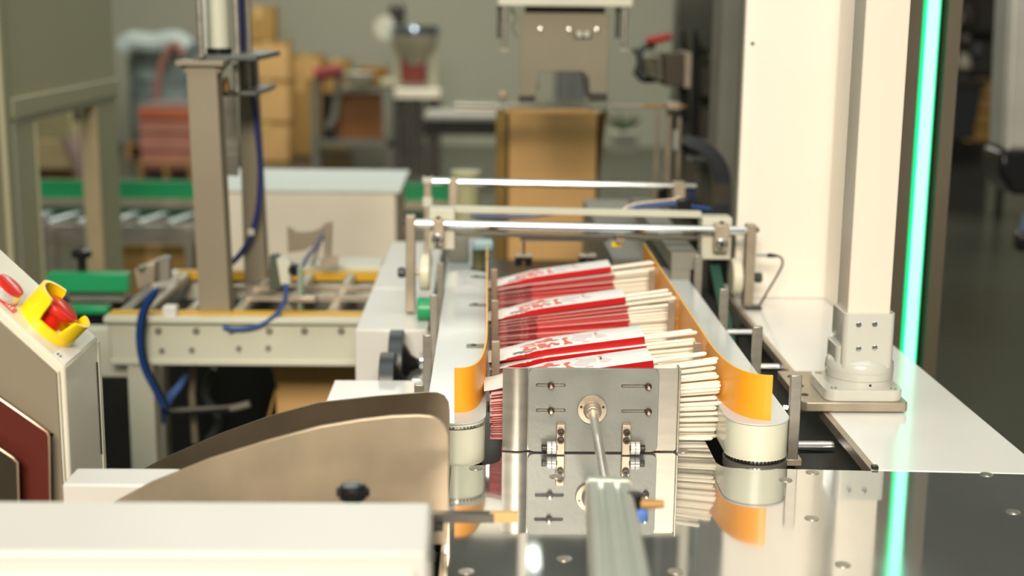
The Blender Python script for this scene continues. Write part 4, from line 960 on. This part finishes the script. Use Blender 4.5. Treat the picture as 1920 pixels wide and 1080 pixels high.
for u, v in ((1013, 55), (1067, 56), (1119, 56)):
    p = A(u, v); obj('plate_screw', G().lathe([(.0045, 0), (.0045, .003), (.002, .004)], (p.x, yGa, p.z), (0, -1, 0), 14), CHROME, t)
p, q = A(1077, 60), A(1109, 73); k = obj('window_slot', G().box(p.x, q.x, yGa-.001, yGa, q.z, p.z), VOID, t)
for u in (1086, 1100): p = A(u, 64); obj('slot_pin', G().lathe([(.0055, 0), (.0055, .004)], (p.x, yGa, p.z), (0, -1, 0), 14), BEAM, k)
p, q = A(933, 2), A(1184, 14); obj('cross_beam', G().box(p.x, q.x, yGa-.03, yGa+.02, q.z, p.z+.012), BEAM, t, bev=.003)
for u in (946, 1170):
    p, q = A(u, 12), A(u, 92); obj('guide_pin', G().tube([(p.x, yGa-.02, p.z), (p.x, yGa-.02, (p.z+q.z)/2+.01), (p.x, yGa-.02, (p.z+q.z)/2+.009), (p.x, yGa-.02, q.z)], [.0055, .0055, .0042, .0042], 14), STEEL, t)
    obj('pin_foot', G().box(p.x-.008, p.x+.008, yGa-.028, yGa-.01, q.z-.002, q.z), STEELW, t)
    obj('pin_block', G().box(p.x-.014, p.x-.006, yGa-.0, yGa+.02, q.z+.02, p.z), DARKM, t)
hp = [A(*q, 2.66) for q in ((958, 15), (968, 35), (960, 50), (970, 70))]; obj('grey_cable', G().tube(bez(hp, 5), .0022, 8), GREYM, t)
obj('hanger_block', G().box(A(985, 20).x, A(1135, 20).x, yGa+.006, yGa+.05, A(1000, 24).z, A(1000, 12).z), DARKM, t)
p = A(1055, 0); obj('hanger_column', G().box(p.x-.02, p.x+.02, yGa-.01, yGa+.03, p.z, .564), BEAM, t)
# gantry beams overhead (above the frame, seen mirrored in the tabletop)
t = thing('overhead_gantry', 'overhead cream gantry beams carrying the gripper, mirrored in the tabletop', 'gantry', (.1, 2.7, .6))
obj('gantry_panel', G().box(-.03, .42, 2.72, 2.75, .60, .66), BOXW, t, bev=.003)
obj('gantry_beam', G().box(-.15, .42, 2.66, 2.70, .565, .585), BOXW, t, bev=.003)
for x in (-.14, .07, .40): obj('gantry_hanger', G().box(x, x+.018, 2.66, 2.68, .585, .95), BOXW, t, bev=.002)
obj('gantry_beam', G().box(-.16, .45, 2.66, 2.70, .95, .98), BOXW, t, bev=.003)
obj('gantry_column', G().box(.44, .50, 2.64, 2.75, FZ, 1.6), GREYM, t, bev=.002)

yK = 3.3
t = thing('tall_carton', 'tall brown carton with folded side flaps standing under the gripper', 'carton', (.1, yK, FZ))
p, q = at(950, 210, y=yK), at(1118, 495, y=yK)
obj('carton_front', G().box(p.x, q.x, yK, yK+.006, FZ, p.z), CARD, t)
obj('carton_side', G().box(p.x, p.x+.006, yK, yK+.25, FZ, p.z-.002), CARD, t)
obj('carton_side', G().box(q.x-.006, q.x, yK, yK+.25, FZ, p.z-.002), CARD, t)
obj('carton_back', G().box(p.x, q.x, yK+.244, yK+.25, FZ, p.z-.002), CARD, t)
l = at(930, 200, y=yK); l2 = at(930, 480, y=yK)
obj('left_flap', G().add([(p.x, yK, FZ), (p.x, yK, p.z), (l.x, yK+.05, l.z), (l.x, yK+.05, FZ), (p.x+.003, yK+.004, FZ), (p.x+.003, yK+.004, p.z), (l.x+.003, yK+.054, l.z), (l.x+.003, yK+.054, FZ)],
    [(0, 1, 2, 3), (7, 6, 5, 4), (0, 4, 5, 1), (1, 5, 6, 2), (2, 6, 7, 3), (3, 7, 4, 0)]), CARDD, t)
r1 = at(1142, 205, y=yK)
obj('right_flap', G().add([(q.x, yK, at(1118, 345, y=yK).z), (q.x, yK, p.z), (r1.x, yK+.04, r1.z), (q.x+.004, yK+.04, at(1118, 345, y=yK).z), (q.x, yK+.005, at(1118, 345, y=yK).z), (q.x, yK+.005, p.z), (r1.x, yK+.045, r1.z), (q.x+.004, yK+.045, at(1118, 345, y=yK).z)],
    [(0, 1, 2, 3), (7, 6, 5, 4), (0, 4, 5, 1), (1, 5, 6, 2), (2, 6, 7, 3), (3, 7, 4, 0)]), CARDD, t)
# clear guide tray above the carton
t = thing('clear_guide_tray', 'clear acrylic tray with thin metal rods in front of the tall carton top', 'tray', tuple(at(1060, 205, y=3.05)))
yt = 3.05
p, q = at(852, 186, y=yt), at(1150, 206, y=yt)
obj('acrylic_plate', G().box(p.x, q.x, yt, yt+.006, q.z, p.z), CLEAR, t, bev=.001)
for u0, v0, u1, v1, m_ in ((852, 195, 940, 197, STEEL), (852, 205, 940, 207, STEEL), (1205, 198, 1285, 200, BRASS), (940, 198, 1205, 199, STEEL)):
    a, b = at(u0, v0, y=yt-.006), at(u1, v1, y=yt-.006); obj('tray_rod', G().cyl(a, b, .0038, 12), m_, t)
for u, v in ((938, 200), (1135, 196), (1265, 198)):
    p = at(u, v, y=yt-.01); obj('rod_end', G().lathe([(.006, 0), (.006, .012)], p, (0, -1, 0), 14), CHROME, t)
for u, v in ((943, 178), (1002, 160)):
    p = at(u, v, y=yt-.02); obj('copper_stop', G().cbox(p, (.016, .02, .016)), COPPER, t, bev=.003)

# rods, cable chain and brackets on the right
t = thing('rod_stand', 'three vertical steel rods with clamps left of the smoked panel', 'stand', tuple(at(1250, 440, y=2.9)))
for u, v0, v1, r, y in ((1231, 205, 370, .005, 3.0), (1253, 200, 420, .0065, 2.9), (1272, 220, 335, .0045, 2.85)):
    p, q = at(u+2, v0, y=y), at(u-1, v1, y=y); obj('rod', G().cyl((q.x, y, q.z-(.5 if u != 1272 else 0)), (p.x, y, p.z), r, 14), STEELW, t)
p = at(1262, 198, y=2.87); obj('rod_clamp', G().cbox(p, (.03, .03, .018)), STEELW, t, bev=.003)
p = at(1268, 262, y=2.85); obj('rod_collar', G().cyl((p.x, 2.85, p.z-.02), (p.x, 2.85, p.z+.02), .0075, 14), ALU, t)
p = at(1243, 360, y=2.9); obj('rod_base', G().cbox(p, (.022, .022, .03)), BLACK, t, bev=.002)
t = thing('cable_chain', 'black arched cable chain in front of the smoked panel', 'cable chain', tuple(at(1345, 400, y=2.5)))
pts = bez([at(*q, y=2.5) for q in ((1286, 262), (1312, 272), (1336, 292), (1350, 322), (1352, 352), (1350, 380), (1348, 404))], 3)
CHN = mat('chain_link_plastic', (.035, .042, .05), .45); CHN2 = mat('chain_link_brown', (.09, .07, .055), .5)
for i, (a, b) in enumerate(zip(pts[:-1], pts[1:])):
    d = (b-a); n_ = Vector((-d.z, 0, d.x)).normalized() * (.009 + .006*min(1, i/9))
    g = G(); a2 = a + d*.04; b2 = b + d*.06; w2 = Vector((0, .02, 0))
    vs = [a2-n_, b2-n_, b2+n_, a2+n_]; g.add([q - w2 for q in vs] + [q + w2 for q in vs], [(0, 1, 2, 3), (7, 6, 5, 4), (0, 4, 5, 1), (1, 5, 6, 2), (2, 6, 7, 3), (3, 7, 4, 0)])
    obj('chain_link', g, CHN2 if 10 < i < 15 else CHN, t)
tag(obj('dark_duct', G().prism(P2([(1296, 300), (1340, 300), (1340, 400), (1296, 392)], 2.62), 'y', 2.62, 2.7).prism(P2([(1300, 310), (1316, 310), (1316, 385), (1300, 385)], 2.6), 'y', 2.6, 2.62), mat('dark_olive_duct', (.05, .05, .035), .5), bev=.003), 'dark brown duct behind the cable chain', 'duct')
obj('connector', G().cbox(at(1296, 358, y=2.50), (.012, .012, .03)), mat('navy_plastic', (.015, .03, .12), .4), t, bev=.002)
q = at(1348, 404, y=2.5); obj('chain_foot', G().box(q.x-.016, q.x+.016, 2.48, 2.52, FZ, q.z), BLACK, t)
p = at(1330, 400, y=2.5); obj('chain_tray', G().box(p.x-.05, q.x, 2.49, 2.51, p.z-.012, p.z-.004), BLACK, t)
t = thing('smoked_panel', 'dark smoked guard panel of the next machine left of the white column', 'panel', tuple(at(1335, 480, y=3.6)))
p, q = at(1268, 0, y=3.6), at(1410, 0, y=3.6)
obj('panel_sheet', G().box(p.x, q.x+.1, 3.6, 3.61, FZ, 1.6), SMOKE, t)
obj('panel_edge', G().box(p.x-.006, p.x+.004, 3.59, 3.615, FZ, 1.6), GREYM, t)
obj('lower_shelf', G().box(p.x+.01, q.x+.05, 3.5, 3.59, at(1330, 262, y=3.5).z-.01, at(1330, 262, y=3.5).z), GREYM, t)
t = thing('motor_bracket', 'brown metal motor bracket beside the black hose wreath at upper right', 'bracket', tuple(at(1268, 165, y=3.1)))
obj('motor_box', G().prism(P2([(1246, 100), (1288, 100), (1286, 162), (1246, 162)], 3.1), 'y', 3.1, 3.2), mat('dark_brown_metal', (.06, .048, .028), .45), t, bev=.002)
obj('bright_edge_plate', G().prism(P2([(1285, 98), (1297, 98), (1294, 165), (1284, 165)], 3.08), 'y', 3.08, 3.2), STEELW, t, bev=.001)
obj('side_box', G().prism(P2([(1208, 108), (1240, 110), (1240, 145), (1212, 142)], 3.12), 'y', 3.12, 3.2), mat('olive_brown_metal', (.09, .08, .045), .45), t, bev=.002)
obj('pipe', G().tube([at(1218, 96, y=3.08), at(1236, 104, y=3.08), at(1240, 150, y=3.08), at(1220, 140, y=3.08)], .004, 10), GREYM, t)
obj('hanger_post', G().prism(P2([(1272, 165), (1292, 165), (1292, 230), (1276, 230)], 3.15), 'y', 3.15, 3.2), BLACK, t)
t = thing('hose_wreath', 'black ring of coiled hose with a red clip at upper right', 'hose', tuple(at(1215, 150, y=3.2)))
rp = [at(*q, y=3.2) for q in ((1228, 84), (1208, 88), (1199, 100), (1200, 118), (1196, 136), (1206, 148), (1226, 148), (1236, 146))]
obj('hose_ring', G().tube(bez(rp, 5), .0085, 12), RUBBER, t)
obj('loose_end', G().tube(bez([at(*q, y=3.2) for q in ((1186, 92), (1196, 104), (1200, 120), (1188, 140))], 5), .004, 8), BLACK, t)
obj('red_clip', G().tube([at(1212, 76, y=3.18), at(1230, 74, y=3.18), at(1258, 68, y=3.18)], [.007, .010, .009], 10), mat('red_clip', (.42, .025, .015), .5), t)
tag(obj('dark_fixture', G().prism(P2([(1298, 100), (1311, 100), (1309, 560), (1297, 560)], 3.4), 'y', 3.4, 3.42).box(.38, .44, 3.4, 3.42, FZ, -.2).prism(P2([(1277, 60), (1283, 52), (1288, 100), (1276, 100)], 3.4), 'y', 3.4, 3.42).prism(P2([(1299, 62), (1305, 52), (1312, 84), (1330, 96), (1330, 104), (1298, 104)], 3.4), 'y', 3.4, 3.42), BLACK), 'black fixture with two upright points before the smoked panel', 'fixture')
t = thing('brown_cabinet', 'dim brown cabinet with a pale stripe seen in the smoked panel area', 'cabinet', tuple(at(1350, 300, y=3.5)))
obj('body', G().prism(P2([(1318, 102), (1390, 102), (1390, 180), (1318, 180)], 3.5), 'y', 3.5, 3.58), mat('dim_brown', (.055, .052, .03), .5), t)
obj('stripe', G().prism(P2([(1333, 102), (1342, 102), (1341, 165), (1333, 165)], 3.49), 'y', 3.49, 3.5), STEELW, t)
obj('lower_body', G().prism(P2([(1310, 205), (1390, 205), (1390, 260), (1310, 260)], 3.52), 'y', 3.52, 3.58), mat('dim_olive', (.07, .06, .04), .5), t)
p, q = at(1350, 197, y=3.45), at(1392, 197, y=3.45); obj('rod', G().cyl(p, q, .005, 10), STEELW, t)

# ================================================================== far background
def carton(u0, v0, u1, v1, y, d, label, m=None, tape=True, group='cartons against the back wall'):
    p, q = at(u0, v0, y=y), at(u1, v1, y=y)
    t = thing('carton', label, 'carton', ((p.x+q.x)/2, y, q.z), group)
    obj('carton_body', G().box(p.x, q.x, y, y+d, q.z, p.z), m or CARD, t, bev=.004)
    if tape:
        xm = (p.x+q.x)/2
        obj('lid_seam', G().box(p.x-.003, q.x+.003, y-.003, y+d, p.z-.02, p.z+.002), CARDD, t)
        obj('tape', G().box(xm-.03, xm+.03, y-.005, y+d+.002, p.z-.10, p.z+.004), AMBER, t)
carton(455, 230, 542, 303, 11.4, .3, 'bottom brown carton of the tall stack behind the press stand')
carton(455, 152, 542, 228, 11.4, .3, 'middle brown carton of the tall stack behind the press stand')
carton(462, 78, 541, 150, 11.4, .3, 'upper brown carton of the tall stack behind the press stand')
carton(455, 12, 514, 76, 11.42, .28, 'topmost carton of the tall stack, darker at its open right side', CARDD)
carton(543, 150, 585, 293, 11.72, .28, 'tall carton just right of the stacked cartons', CARDD)
carton(544, 103, 603, 282, 12.06, .3, 'carton with a dark lid behind the bench left end')
carton(606, 112, 656, 282, 12.06, .3, 'olive brown carton behind the bench', CARDD)
t = thing('workbench', 'low steel bench with an orange-brown board panel in the background', 'bench', tuple(at(660, 292, y=11.0)))
p, q = at(582, 166, y=11.0), at(740, 290, y=11.0)
obj('bench_top', G().box(p.x+.2, q.x, 11.0, 11.7, p.z-.03, p.z), GREYM, t, bev=.005)
for u in (590, 733): c = at(u, 200, y=11.0).x; obj('bench_leg', G().box(c-.03, c+.03, 11.0, 11.06, FZ, p.z-.03), GREYM, t)
obj('shelf', G().box(p.x, q.x, 11.0, 11.6, at(660, 275, y=11).z, at(660, 264, y=11).z), GREYM, t)
a, b = at(620, 175, y=11.2), at(718, 262, y=11.2); obj('board_panel', G().box(a.x, b.x, 11.2, 11.25, b.z, a.z), BENCHW, t)
a, b = at(604, 175, y=11.1), at(628, 262, y=11.1); obj('dark_side', G().box(a.x, b.x, 11.1, 11.2, b.z, a.z), BLACK, t)
t = thing('hand_trolley', 'dark slanted hand trolley leaning at the left end of the bench', 'trolley', tuple(at(610, 290, y=10.8)))
obj('frame', G().tube([at(638, 130, y=10.8), at(628, 220, y=10.8), at(615, 240, y=10.8)], .03, 8), GREYM, t)
obj('frame', G().tube([at(592, 150, y=10.8), at(590, 285, y=10.8)], .03, 8), GREYM, t)
tag(obj('red_bundle', G().cyl(at(590, 140, y=10.7), at(640, 132, y=10.7), .05, 12), mat('rose_red_cloth', (.25, .03, .035), .7)), 'dull red bundle lying left on the bench', 'bundle')
p = at(672, 162, y=10.9); tag(obj('white_bowl', G().lathe([(.05, 0), (.11, .05), (.13, .10), (.12, .10), (.09, .05)], (p.x, 10.9+.1, p.z), (0, 0, 1), 20), mat('bowl_white', (.62, .62, .50), .5)), 'white bowl on the background bench', 'bowl')
p = at(697, 160, y=11.2); tag(obj('orange_basket', G().lathe([(.09, 0), (.13, .14), (.12, .14), (.08, .02)], (p.x, 11.32, p.z), (0, 0, 1), 16), mat('basket_orange', (.40, .20, .05), .6)), 'orange-brown basket on the background bench', 'basket')
p = at(720, 164, y=11.0); tag(obj('folded_cloth', G().cbox((p.x+.06, 11.15, p.z+.03), (.20, .2, .06)), CREAM, bev=.015), 'tan folded cloth at the right end of the background bench', 'cloth')

t = thing('bagging_machine', 'bagging machine with a bluish chrome hopper rim and dark red hopper body', 'packing machine', tuple(at(770, 290, y=10.5)))
yB2 = 10.5; c = at(778, 56, y=yB2); sc_ = yB2/2591
obj('hopper_rim', G().lathe([(45*sc_, -.03), (47*sc_, 0), (45*sc_, .03), (40*sc_, .03)], (c.x, yB2, c.z), (0, 0, 1), 32), mat('blue_chrome', (.50, .62, .80), .12, 1), t)
obj('hopper_cone', G().lathe([(44*sc_, -.03), (40*sc_, -.12), (16*sc_, -.26), (14*sc_, -.26)], (c.x, yB2, c.z), (0, 0, 1), 28), mat('dull_steel', (.36, .33, .24), .5), t)
p, q = at(752, 100, y=yB2), at(799, 156, y=yB2)
obj('red_body', G().box(p.x, q.x, yB2-.05, yB2+.1, q.z, p.z), DKRED, t, bev=.02)
for u in (745, 812): x_ = at(u, 100, y=yB2).x; obj('side_post', G().box(x_-.025, x_+.025, yB2, yB2+.05, at(u, 165, y=yB2).z, at(u, 70, y=yB2).z), CREAM, t)
p, q = at(742, 160, y=yB2), at(826, 184, y=yB2); obj('tray_ledge', G().box(p.x, q.x, yB2-.15, yB2+.1, q.z, p.z-.02), BOXW, t, bev=.01)
p = at(725, 52, y=yB2); obj('bag_reel', G().lathe([(.09, -.05), (.09, .05)], (p.x, yB2, p.z), (0, 1, 0), 18), BEAM, t)
p = at(745, 30, y=yB2); obj('drive_motor', G().lathe([(.06, 0), (.06, .12), (.03, .16)], (p.x, yB2, p.z-.06), (0, 0, 1), 16), DARKM, t)
for u in (750, 780, 812): x_ = at(u, 200, y=yB2).x; obj('machine_leg', G().box(x_-.05, x_+.05, yB2, yB2+.3, FZ, at(u, 184, y=yB2).z), DARKM, t)
t = thing('black_low_table', 'long black table with a pale grey top in front of the back wall', 'table', tuple(at(870, 290, y=9.5)))
p, q = at(795, 212, y=9.5), at(940, 226, y=9.5); obj('tabletop', G().box(p.x, q.x+.3, 9.5, 10.2, q.z, p.z-.02), mat('grey_top', (.36, .36, .32), .5), t)
p, q = at(795, 227, y=9.5), at(940, 255, y=9.5); obj('black_apron', G().box(p.x, q.x+.3, 9.52, 10.1, q.z, p.z), BLACK, t)
for u in (800, 935): x_ = at(u, 260, y=9.5).x; obj('table_leg', G().box(x_, x_+.08, 9.55, 9.65, FZ, q.z), DARKM, t)
p, q = at(900, 140, y=11.5), at(965, 240, y=11.5)
t = thing('wall_cabinet', 'grey cabinet against the back wall seen through the gripper notch', 'cabinet', tuple(at(1070, 240, y=11.8)))
p, q = at(1044, 130, y=11.8), at(1098, 240, y=11.8); obj('cabinet_body', G().box(p.x, q.x, 11.8, 12.1, FZ, p.z), mat('slate_grey', (.12, .125, .12), .6), t)
obj('cabinet_door', G().box(p.x+.02, (p.x+q.x)/2-.005, 11.78, 11.8, FZ+.08, p.z-.03), mat('slate_door', (.13, .135, .13), .6), t)
obj('cabinet_door', G().box((p.x+q.x)/2+.005, q.x-.02, 11.78, 11.8, FZ+.08, p.z-.03), mat('slate_door_b', (.13, .135, .13), .6), t)
# wrapped load and pink stacks on pallets
def pallet(t, x0, x1, y, d, z):
    for k in range(5):
        yy = y + d*k/5; obj('pallet_board', G().box(x0, x1, yy, yy+d*.14, z+.10, z+.12), PALLET, t)
    for k in range(3):
        xx = x0 + (x1-x0)*(k*.46); obj('pallet_bearer', G().box(xx, xx+(x1-x0)*.08, y, y+d, z, z+.10), PALLET, t)
t = thing('wrapped_load', 'tall load wrapped in bluish stretch film on a pallet behind the press stand', 'wrapped load', tuple(at(290, 300, y=11.6)))
p, q = at(222, 70, y=11.6), at(366, 318, y=11.6)
g = G(); cx_ = (p.x+q.x)/2; hw = (q.x-p.x)/2; prof = [(.96, FZ+.13), (1, FZ+.4), (.99, FZ+.9), (1.02, p.z-.35), (1.0, p.z-.15), (.92, p.z-.05), (.80, p.z)]
vs = []; n = 20
for r_, z_ in prof:
    for k in range(n):
        a_ = 2*PI*k/n; ca, sa = math.cos(a_), math.sin(a_); m_ = max(abs(ca), abs(sa))**.75; w3 = 1 + .03*math.sin(5*a_+z_*7)
        vs.append((cx_ + hw*r_*ca/m_*w3*.96, 12.05 + .42*r_*sa/m_*w3, z_))
g.add(vs, [(i*n+k, i*n+(k+1) % n, (i+1)*n+(k+1) % n, (i+1)*n+k) for i in range(len(prof)-1) for k in range(n)] + [tuple((len(prof)-1)*n+k for k in range(n)), tuple(range(n-1, -1, -1))])
obj('film_wrap', g, WRAP, t, smooth=60); pallet(t, cx_-hw, cx_+hw, 11.65, .75, FZ)
obj('top_film', G().tube(bez([at(*q_, y=11.55) for q_ in ((230, 92), (250, 78), (290, 82), (330, 76), (350, 92))], 5), .09, 10), mat('pale_film', (.50, .60, .58), .3), t)
obj('red_strap', G().tube(bez([at(*q_, y=11.4) for q_ in ((292, 190), (300, 130), (318, 92), (332, 84), (342, 104))], 5), .03, 8), mat('dull_red_film', (.34, .16, .13), .5), t)
t = thing('pink_paper_stack', 'stack of pink and orange paper sheets on a pallet beside the wrapped load', 'paper stack', tuple(at(310, 330, y=10.3)))
for k, (v0, v1, m_) in enumerate(((203, 226, REDS), (226, 250, PINKS), (250, 285, PINKS), (285, 322, PINKS))):
    p, q = at(258+k*.8, v0, y=10.3), at(362, v1, y=10.3); obj('paper_layer', G().box(p.x, q.x, 10.3+.01*k, 11.0, q.z+.004, p.z), m_, t, bev=.006)
pallet(t, at(258, 300, y=10.3).x, at(362, 300, y=10.3).x, 10.3, .7, FZ)
obj('slip_sheet', G().box(at(262, 190, y=10.3).x, at(355, 190, y=10.3).x, 10.35, 10.9, at(300, 203, y=10.3).z, at(300, 196, y=10.3).z), mat('grey_sheet', (.22, .19, .18), .6), t)
t = thing('tan_paper_stack', 'tan sheet stack on a pallet seen through the opening of the cream enclosure', 'paper stack', tuple(at(110, 335, y=9.2)))
p, q = at(40, 205, y=9.2), at(150, 318, y=9.2); obj('paper_layer', G().box(p.x-.5, q.x, 9.2, 9.8, q.z, (p.z+q.z)/2), mat('tan_paper', (.50, .40, .22), .7), t, bev=.01)
obj('paper_layer', G().box(p.x-.5, q.x-.05, 9.22, 9.8, (p.z+q.z)/2+.004, p.z), mat('tan_paper_top', (.40, .36, .20), .7), t, bev=.01)
pallet(t, p.x-.5, q.x, 9.2, .6, FZ)
tag(obj('leaning_film_roll', G().cyl(at(130, 255, y=8.8), at(160, 330, y=8.8), .06, 14), mat('rosy_film', (.46, .34, .30), .4)), 'pale rosy film roll leaning beside the tan stack', 'film roll')
tag(obj('dark_shelf_post', G().box(at(153, 300, y=8.5).x, at(162, 300, y=8.5).x, 8.5, 8.6, FZ, at(150, 205, y=8.5).z), BLACK), 'dark post standing behind the window opening of the cream enclosure', 'post')
p, q = at(136, 205, y=8.6), at(162, 228, y=8.6); tag(obj('dark_box', G().box(p.x, q.x, 8.6, 8.8, q.z, p.z), DARKM, bev=.01), 'small dark box at the top of the dark post', 'box')
for k, (u0, v0, u1, v1, m_, lb) in enumerate(((367, 255, 420, 316, BENCHW, 'reddish low crate left of the stacked cartons'), (424, 300, 452, 316, DARKM, 'dark low box beside the reddish crate'))):
    p, q = at(u0, v0, y=11.03), at(u1, v1, y=11.03); tag(obj('crate', G().box(p.x, q.x, 11.03, 11.3, q.z, p.z).box(p.x+.03, q.x-.03, 11.01, 11.03, q.z+.03, p.z-.03), m_, bev=.008), lb, 'crate')
t = thing('floor_plant', 'small leafy thing and light box near the wall right of the tall carton', 'clutter', tuple(at(1170, 275, y=10)))
p, q = at(1150, 250, y=10), at(1195, 290, y=10); obj('light_box', G().box(p.x, q.x, 10, 10.3, q.z, p.z), mat('pale_box', (.34, .34, .28), .6), t, bev=.01)
for k in range(7):
    a_ = k*.9; p = at(1168, 245, y=9.95); obj('leaf', G().tube([p, p + Vector((.07*math.cos(a_), .02, .05)), p + Vector((.13*math.cos(a_), .03, .09+.02*(k % 3)))], [.012, .03, .004], 6), mat('leaf_green_%s' % 'abcdefg'[k], (.05, .08, .03), .6), t)

# ================================================================== right background
t = thing('robot_head', 'pale grey machine column with a black bumper at the upper right border', 'machine', tuple(at(1890, 360, y=3.2)))
yR = 3.2
obj('body', G().prism(P2([(1896, -60), (1990, -60), (1990, 288), (1880, 282)], yR), 'y', yR, yR+.10), mat('grey_machine_paint', (.42, .42, .38), .4), t, bev=.012)
obj('front_ridge', G().prism(P2([(1903, -60), (1913, -60), (1897, 282), (1887, 282)], yR-.012), 'y', yR-.012, yR+.01), mat('grey_machine_ridge', (.50, .50, .44), .35), t, bev=.004)
obj('bumper', G().prism(P2([(1872, 281), (1990, 288), (1990, 366), (1900, 364), (1886, 352), (1871, 325)], yR), 'y', yR-.015, yR+.11), BLACK, t, bev=.01)
t = thing('caster_foot', 'small dark and blue part at the right border below the bumper', 'machine foot', tuple(at(1915, 470, y=3.1)))
obj('blue_rod', G().tube([at(1925, 400, y=3.1), at(1918, 440, y=3.1)], .012, 10), mat('slate_blue', (.10, .14, .20), .4), t)
obj('black_block', G().cbox(at(1922, 452, y=3.1), (.045, .04, .045)), BLACK, t, bev=.008)
yD = 7.6
t = thing('navy_bin', 'dark navy wheeled bin on the floor between the light frame and the pale column', 'bin', tuple(at(1810, 270, y=yD)))
p, q = at(1786, 160, y=yD), at(1836, 262, y=yD)
obj('bin_body', G().prism([(p.x+.03, q.z), (q.x-.03, q.z), (q.x, p.z), (p.x, p.z)], 'y', yD, yD+.4), mat('navy_bin', (.015, .02, .028), .5), t, bev=.01)
obj('bin_rim', G().box(p.x-.02, q.x+.02, yD-.02, yD+.42, p.z-.01, p.z+.03), DARKM, t, bev=.005)
t = thing('wooden_crate', 'brown board crate under the clutter right of the navy bin', 'crate', tuple(at(1850, 265, y=yD+.3)))
p, q = at(1832, 152, y=yD+.3), at(1880, 268, y=yD+.3)
for k in range(4):
    z0 = q.z + (p.z-q.z)*k/4; obj('crate_board', G().box(p.x, q.x, yD+.3, yD+.33, z0+.01, z0+(p.z-q.z)/4), CARDD, t)
obj('crate_back', G().box(p.x, q.x, yD+.6, yD+.63, q.z, p.z), CARDD, t); obj('crate_side', G().box(p.x, p.x+.03, yD+.33, yD+.6, q.z, p.z), CARDD, t)
t = thing('dark_shelf', 'dark shelf unit cluttered with white items in the right background', 'shelf', tuple(at(1830, 300, y=8.6)))
p, q = at(1780, -40, y=8.6), at(1900, 150, y=8.6)
obj('shelf_back', G().box(p.x, q.x, 8.9, 8.93, FZ, p.z), mat('shelf_dark', (.05, .05, .045), .6), t)
for v in (-30, 55, 135): z_ = at(1830, v, y=8.6).z; obj('shelf_board', G().box(p.x, q.x, 8.6, 8.9, z_-.02, z_), DARKM, t)
for x_ in (p.x, q.x-.04): obj('shelf_post', G().box(x_, x_+.04, 8.6, 8.64, FZ, p.z), DARKM, t)
itm = [(1800, 20, 15, 26, (.55, .52, .44), 'white bag on the upper shelf board beside the light frame'), (1822, 30, 12, 24, (.50, .46, .38), 'second white bag on the upper shelf board'), (1806, 115, 13, 30, (.34, .36, .40), 'pale blue-grey jug on the middle shelf board'), (1836, 118, 15, 22, (.55, .52, .44), 'white sack right of the pale jug'), (1848, 25, 16, 40, (.04, .03, .03), 'black bundle high at the right of the shelf'), (1862, 92, 10, 20, (.10, .11, .12), 'grey bottle at the right end of the shelf'), (1838, 70, 10, 14, (.30, .30, .29), 'small grey pot below the black bundle')]
for k, (u, v, r_, h_, c_, lb) in enumerate(itm):
    p = at(u, v, y=8.45); s_ = 8.45/2591; rr = r_*s_; hh = h_*s_
    tag(obj('shelf_item', G().lathe([(rr*.7, 0), (rr, hh*.2), (rr*.95, hh*.8), (rr*.5, hh*1.25), (rr*.3, hh*1.4)], (p.x, 8.72, p.z-hh*.7), (0, 0, 1), 14), mat('item_paint_%s' % 'abcdefg'[k], c_, .6)), lb, 'container')
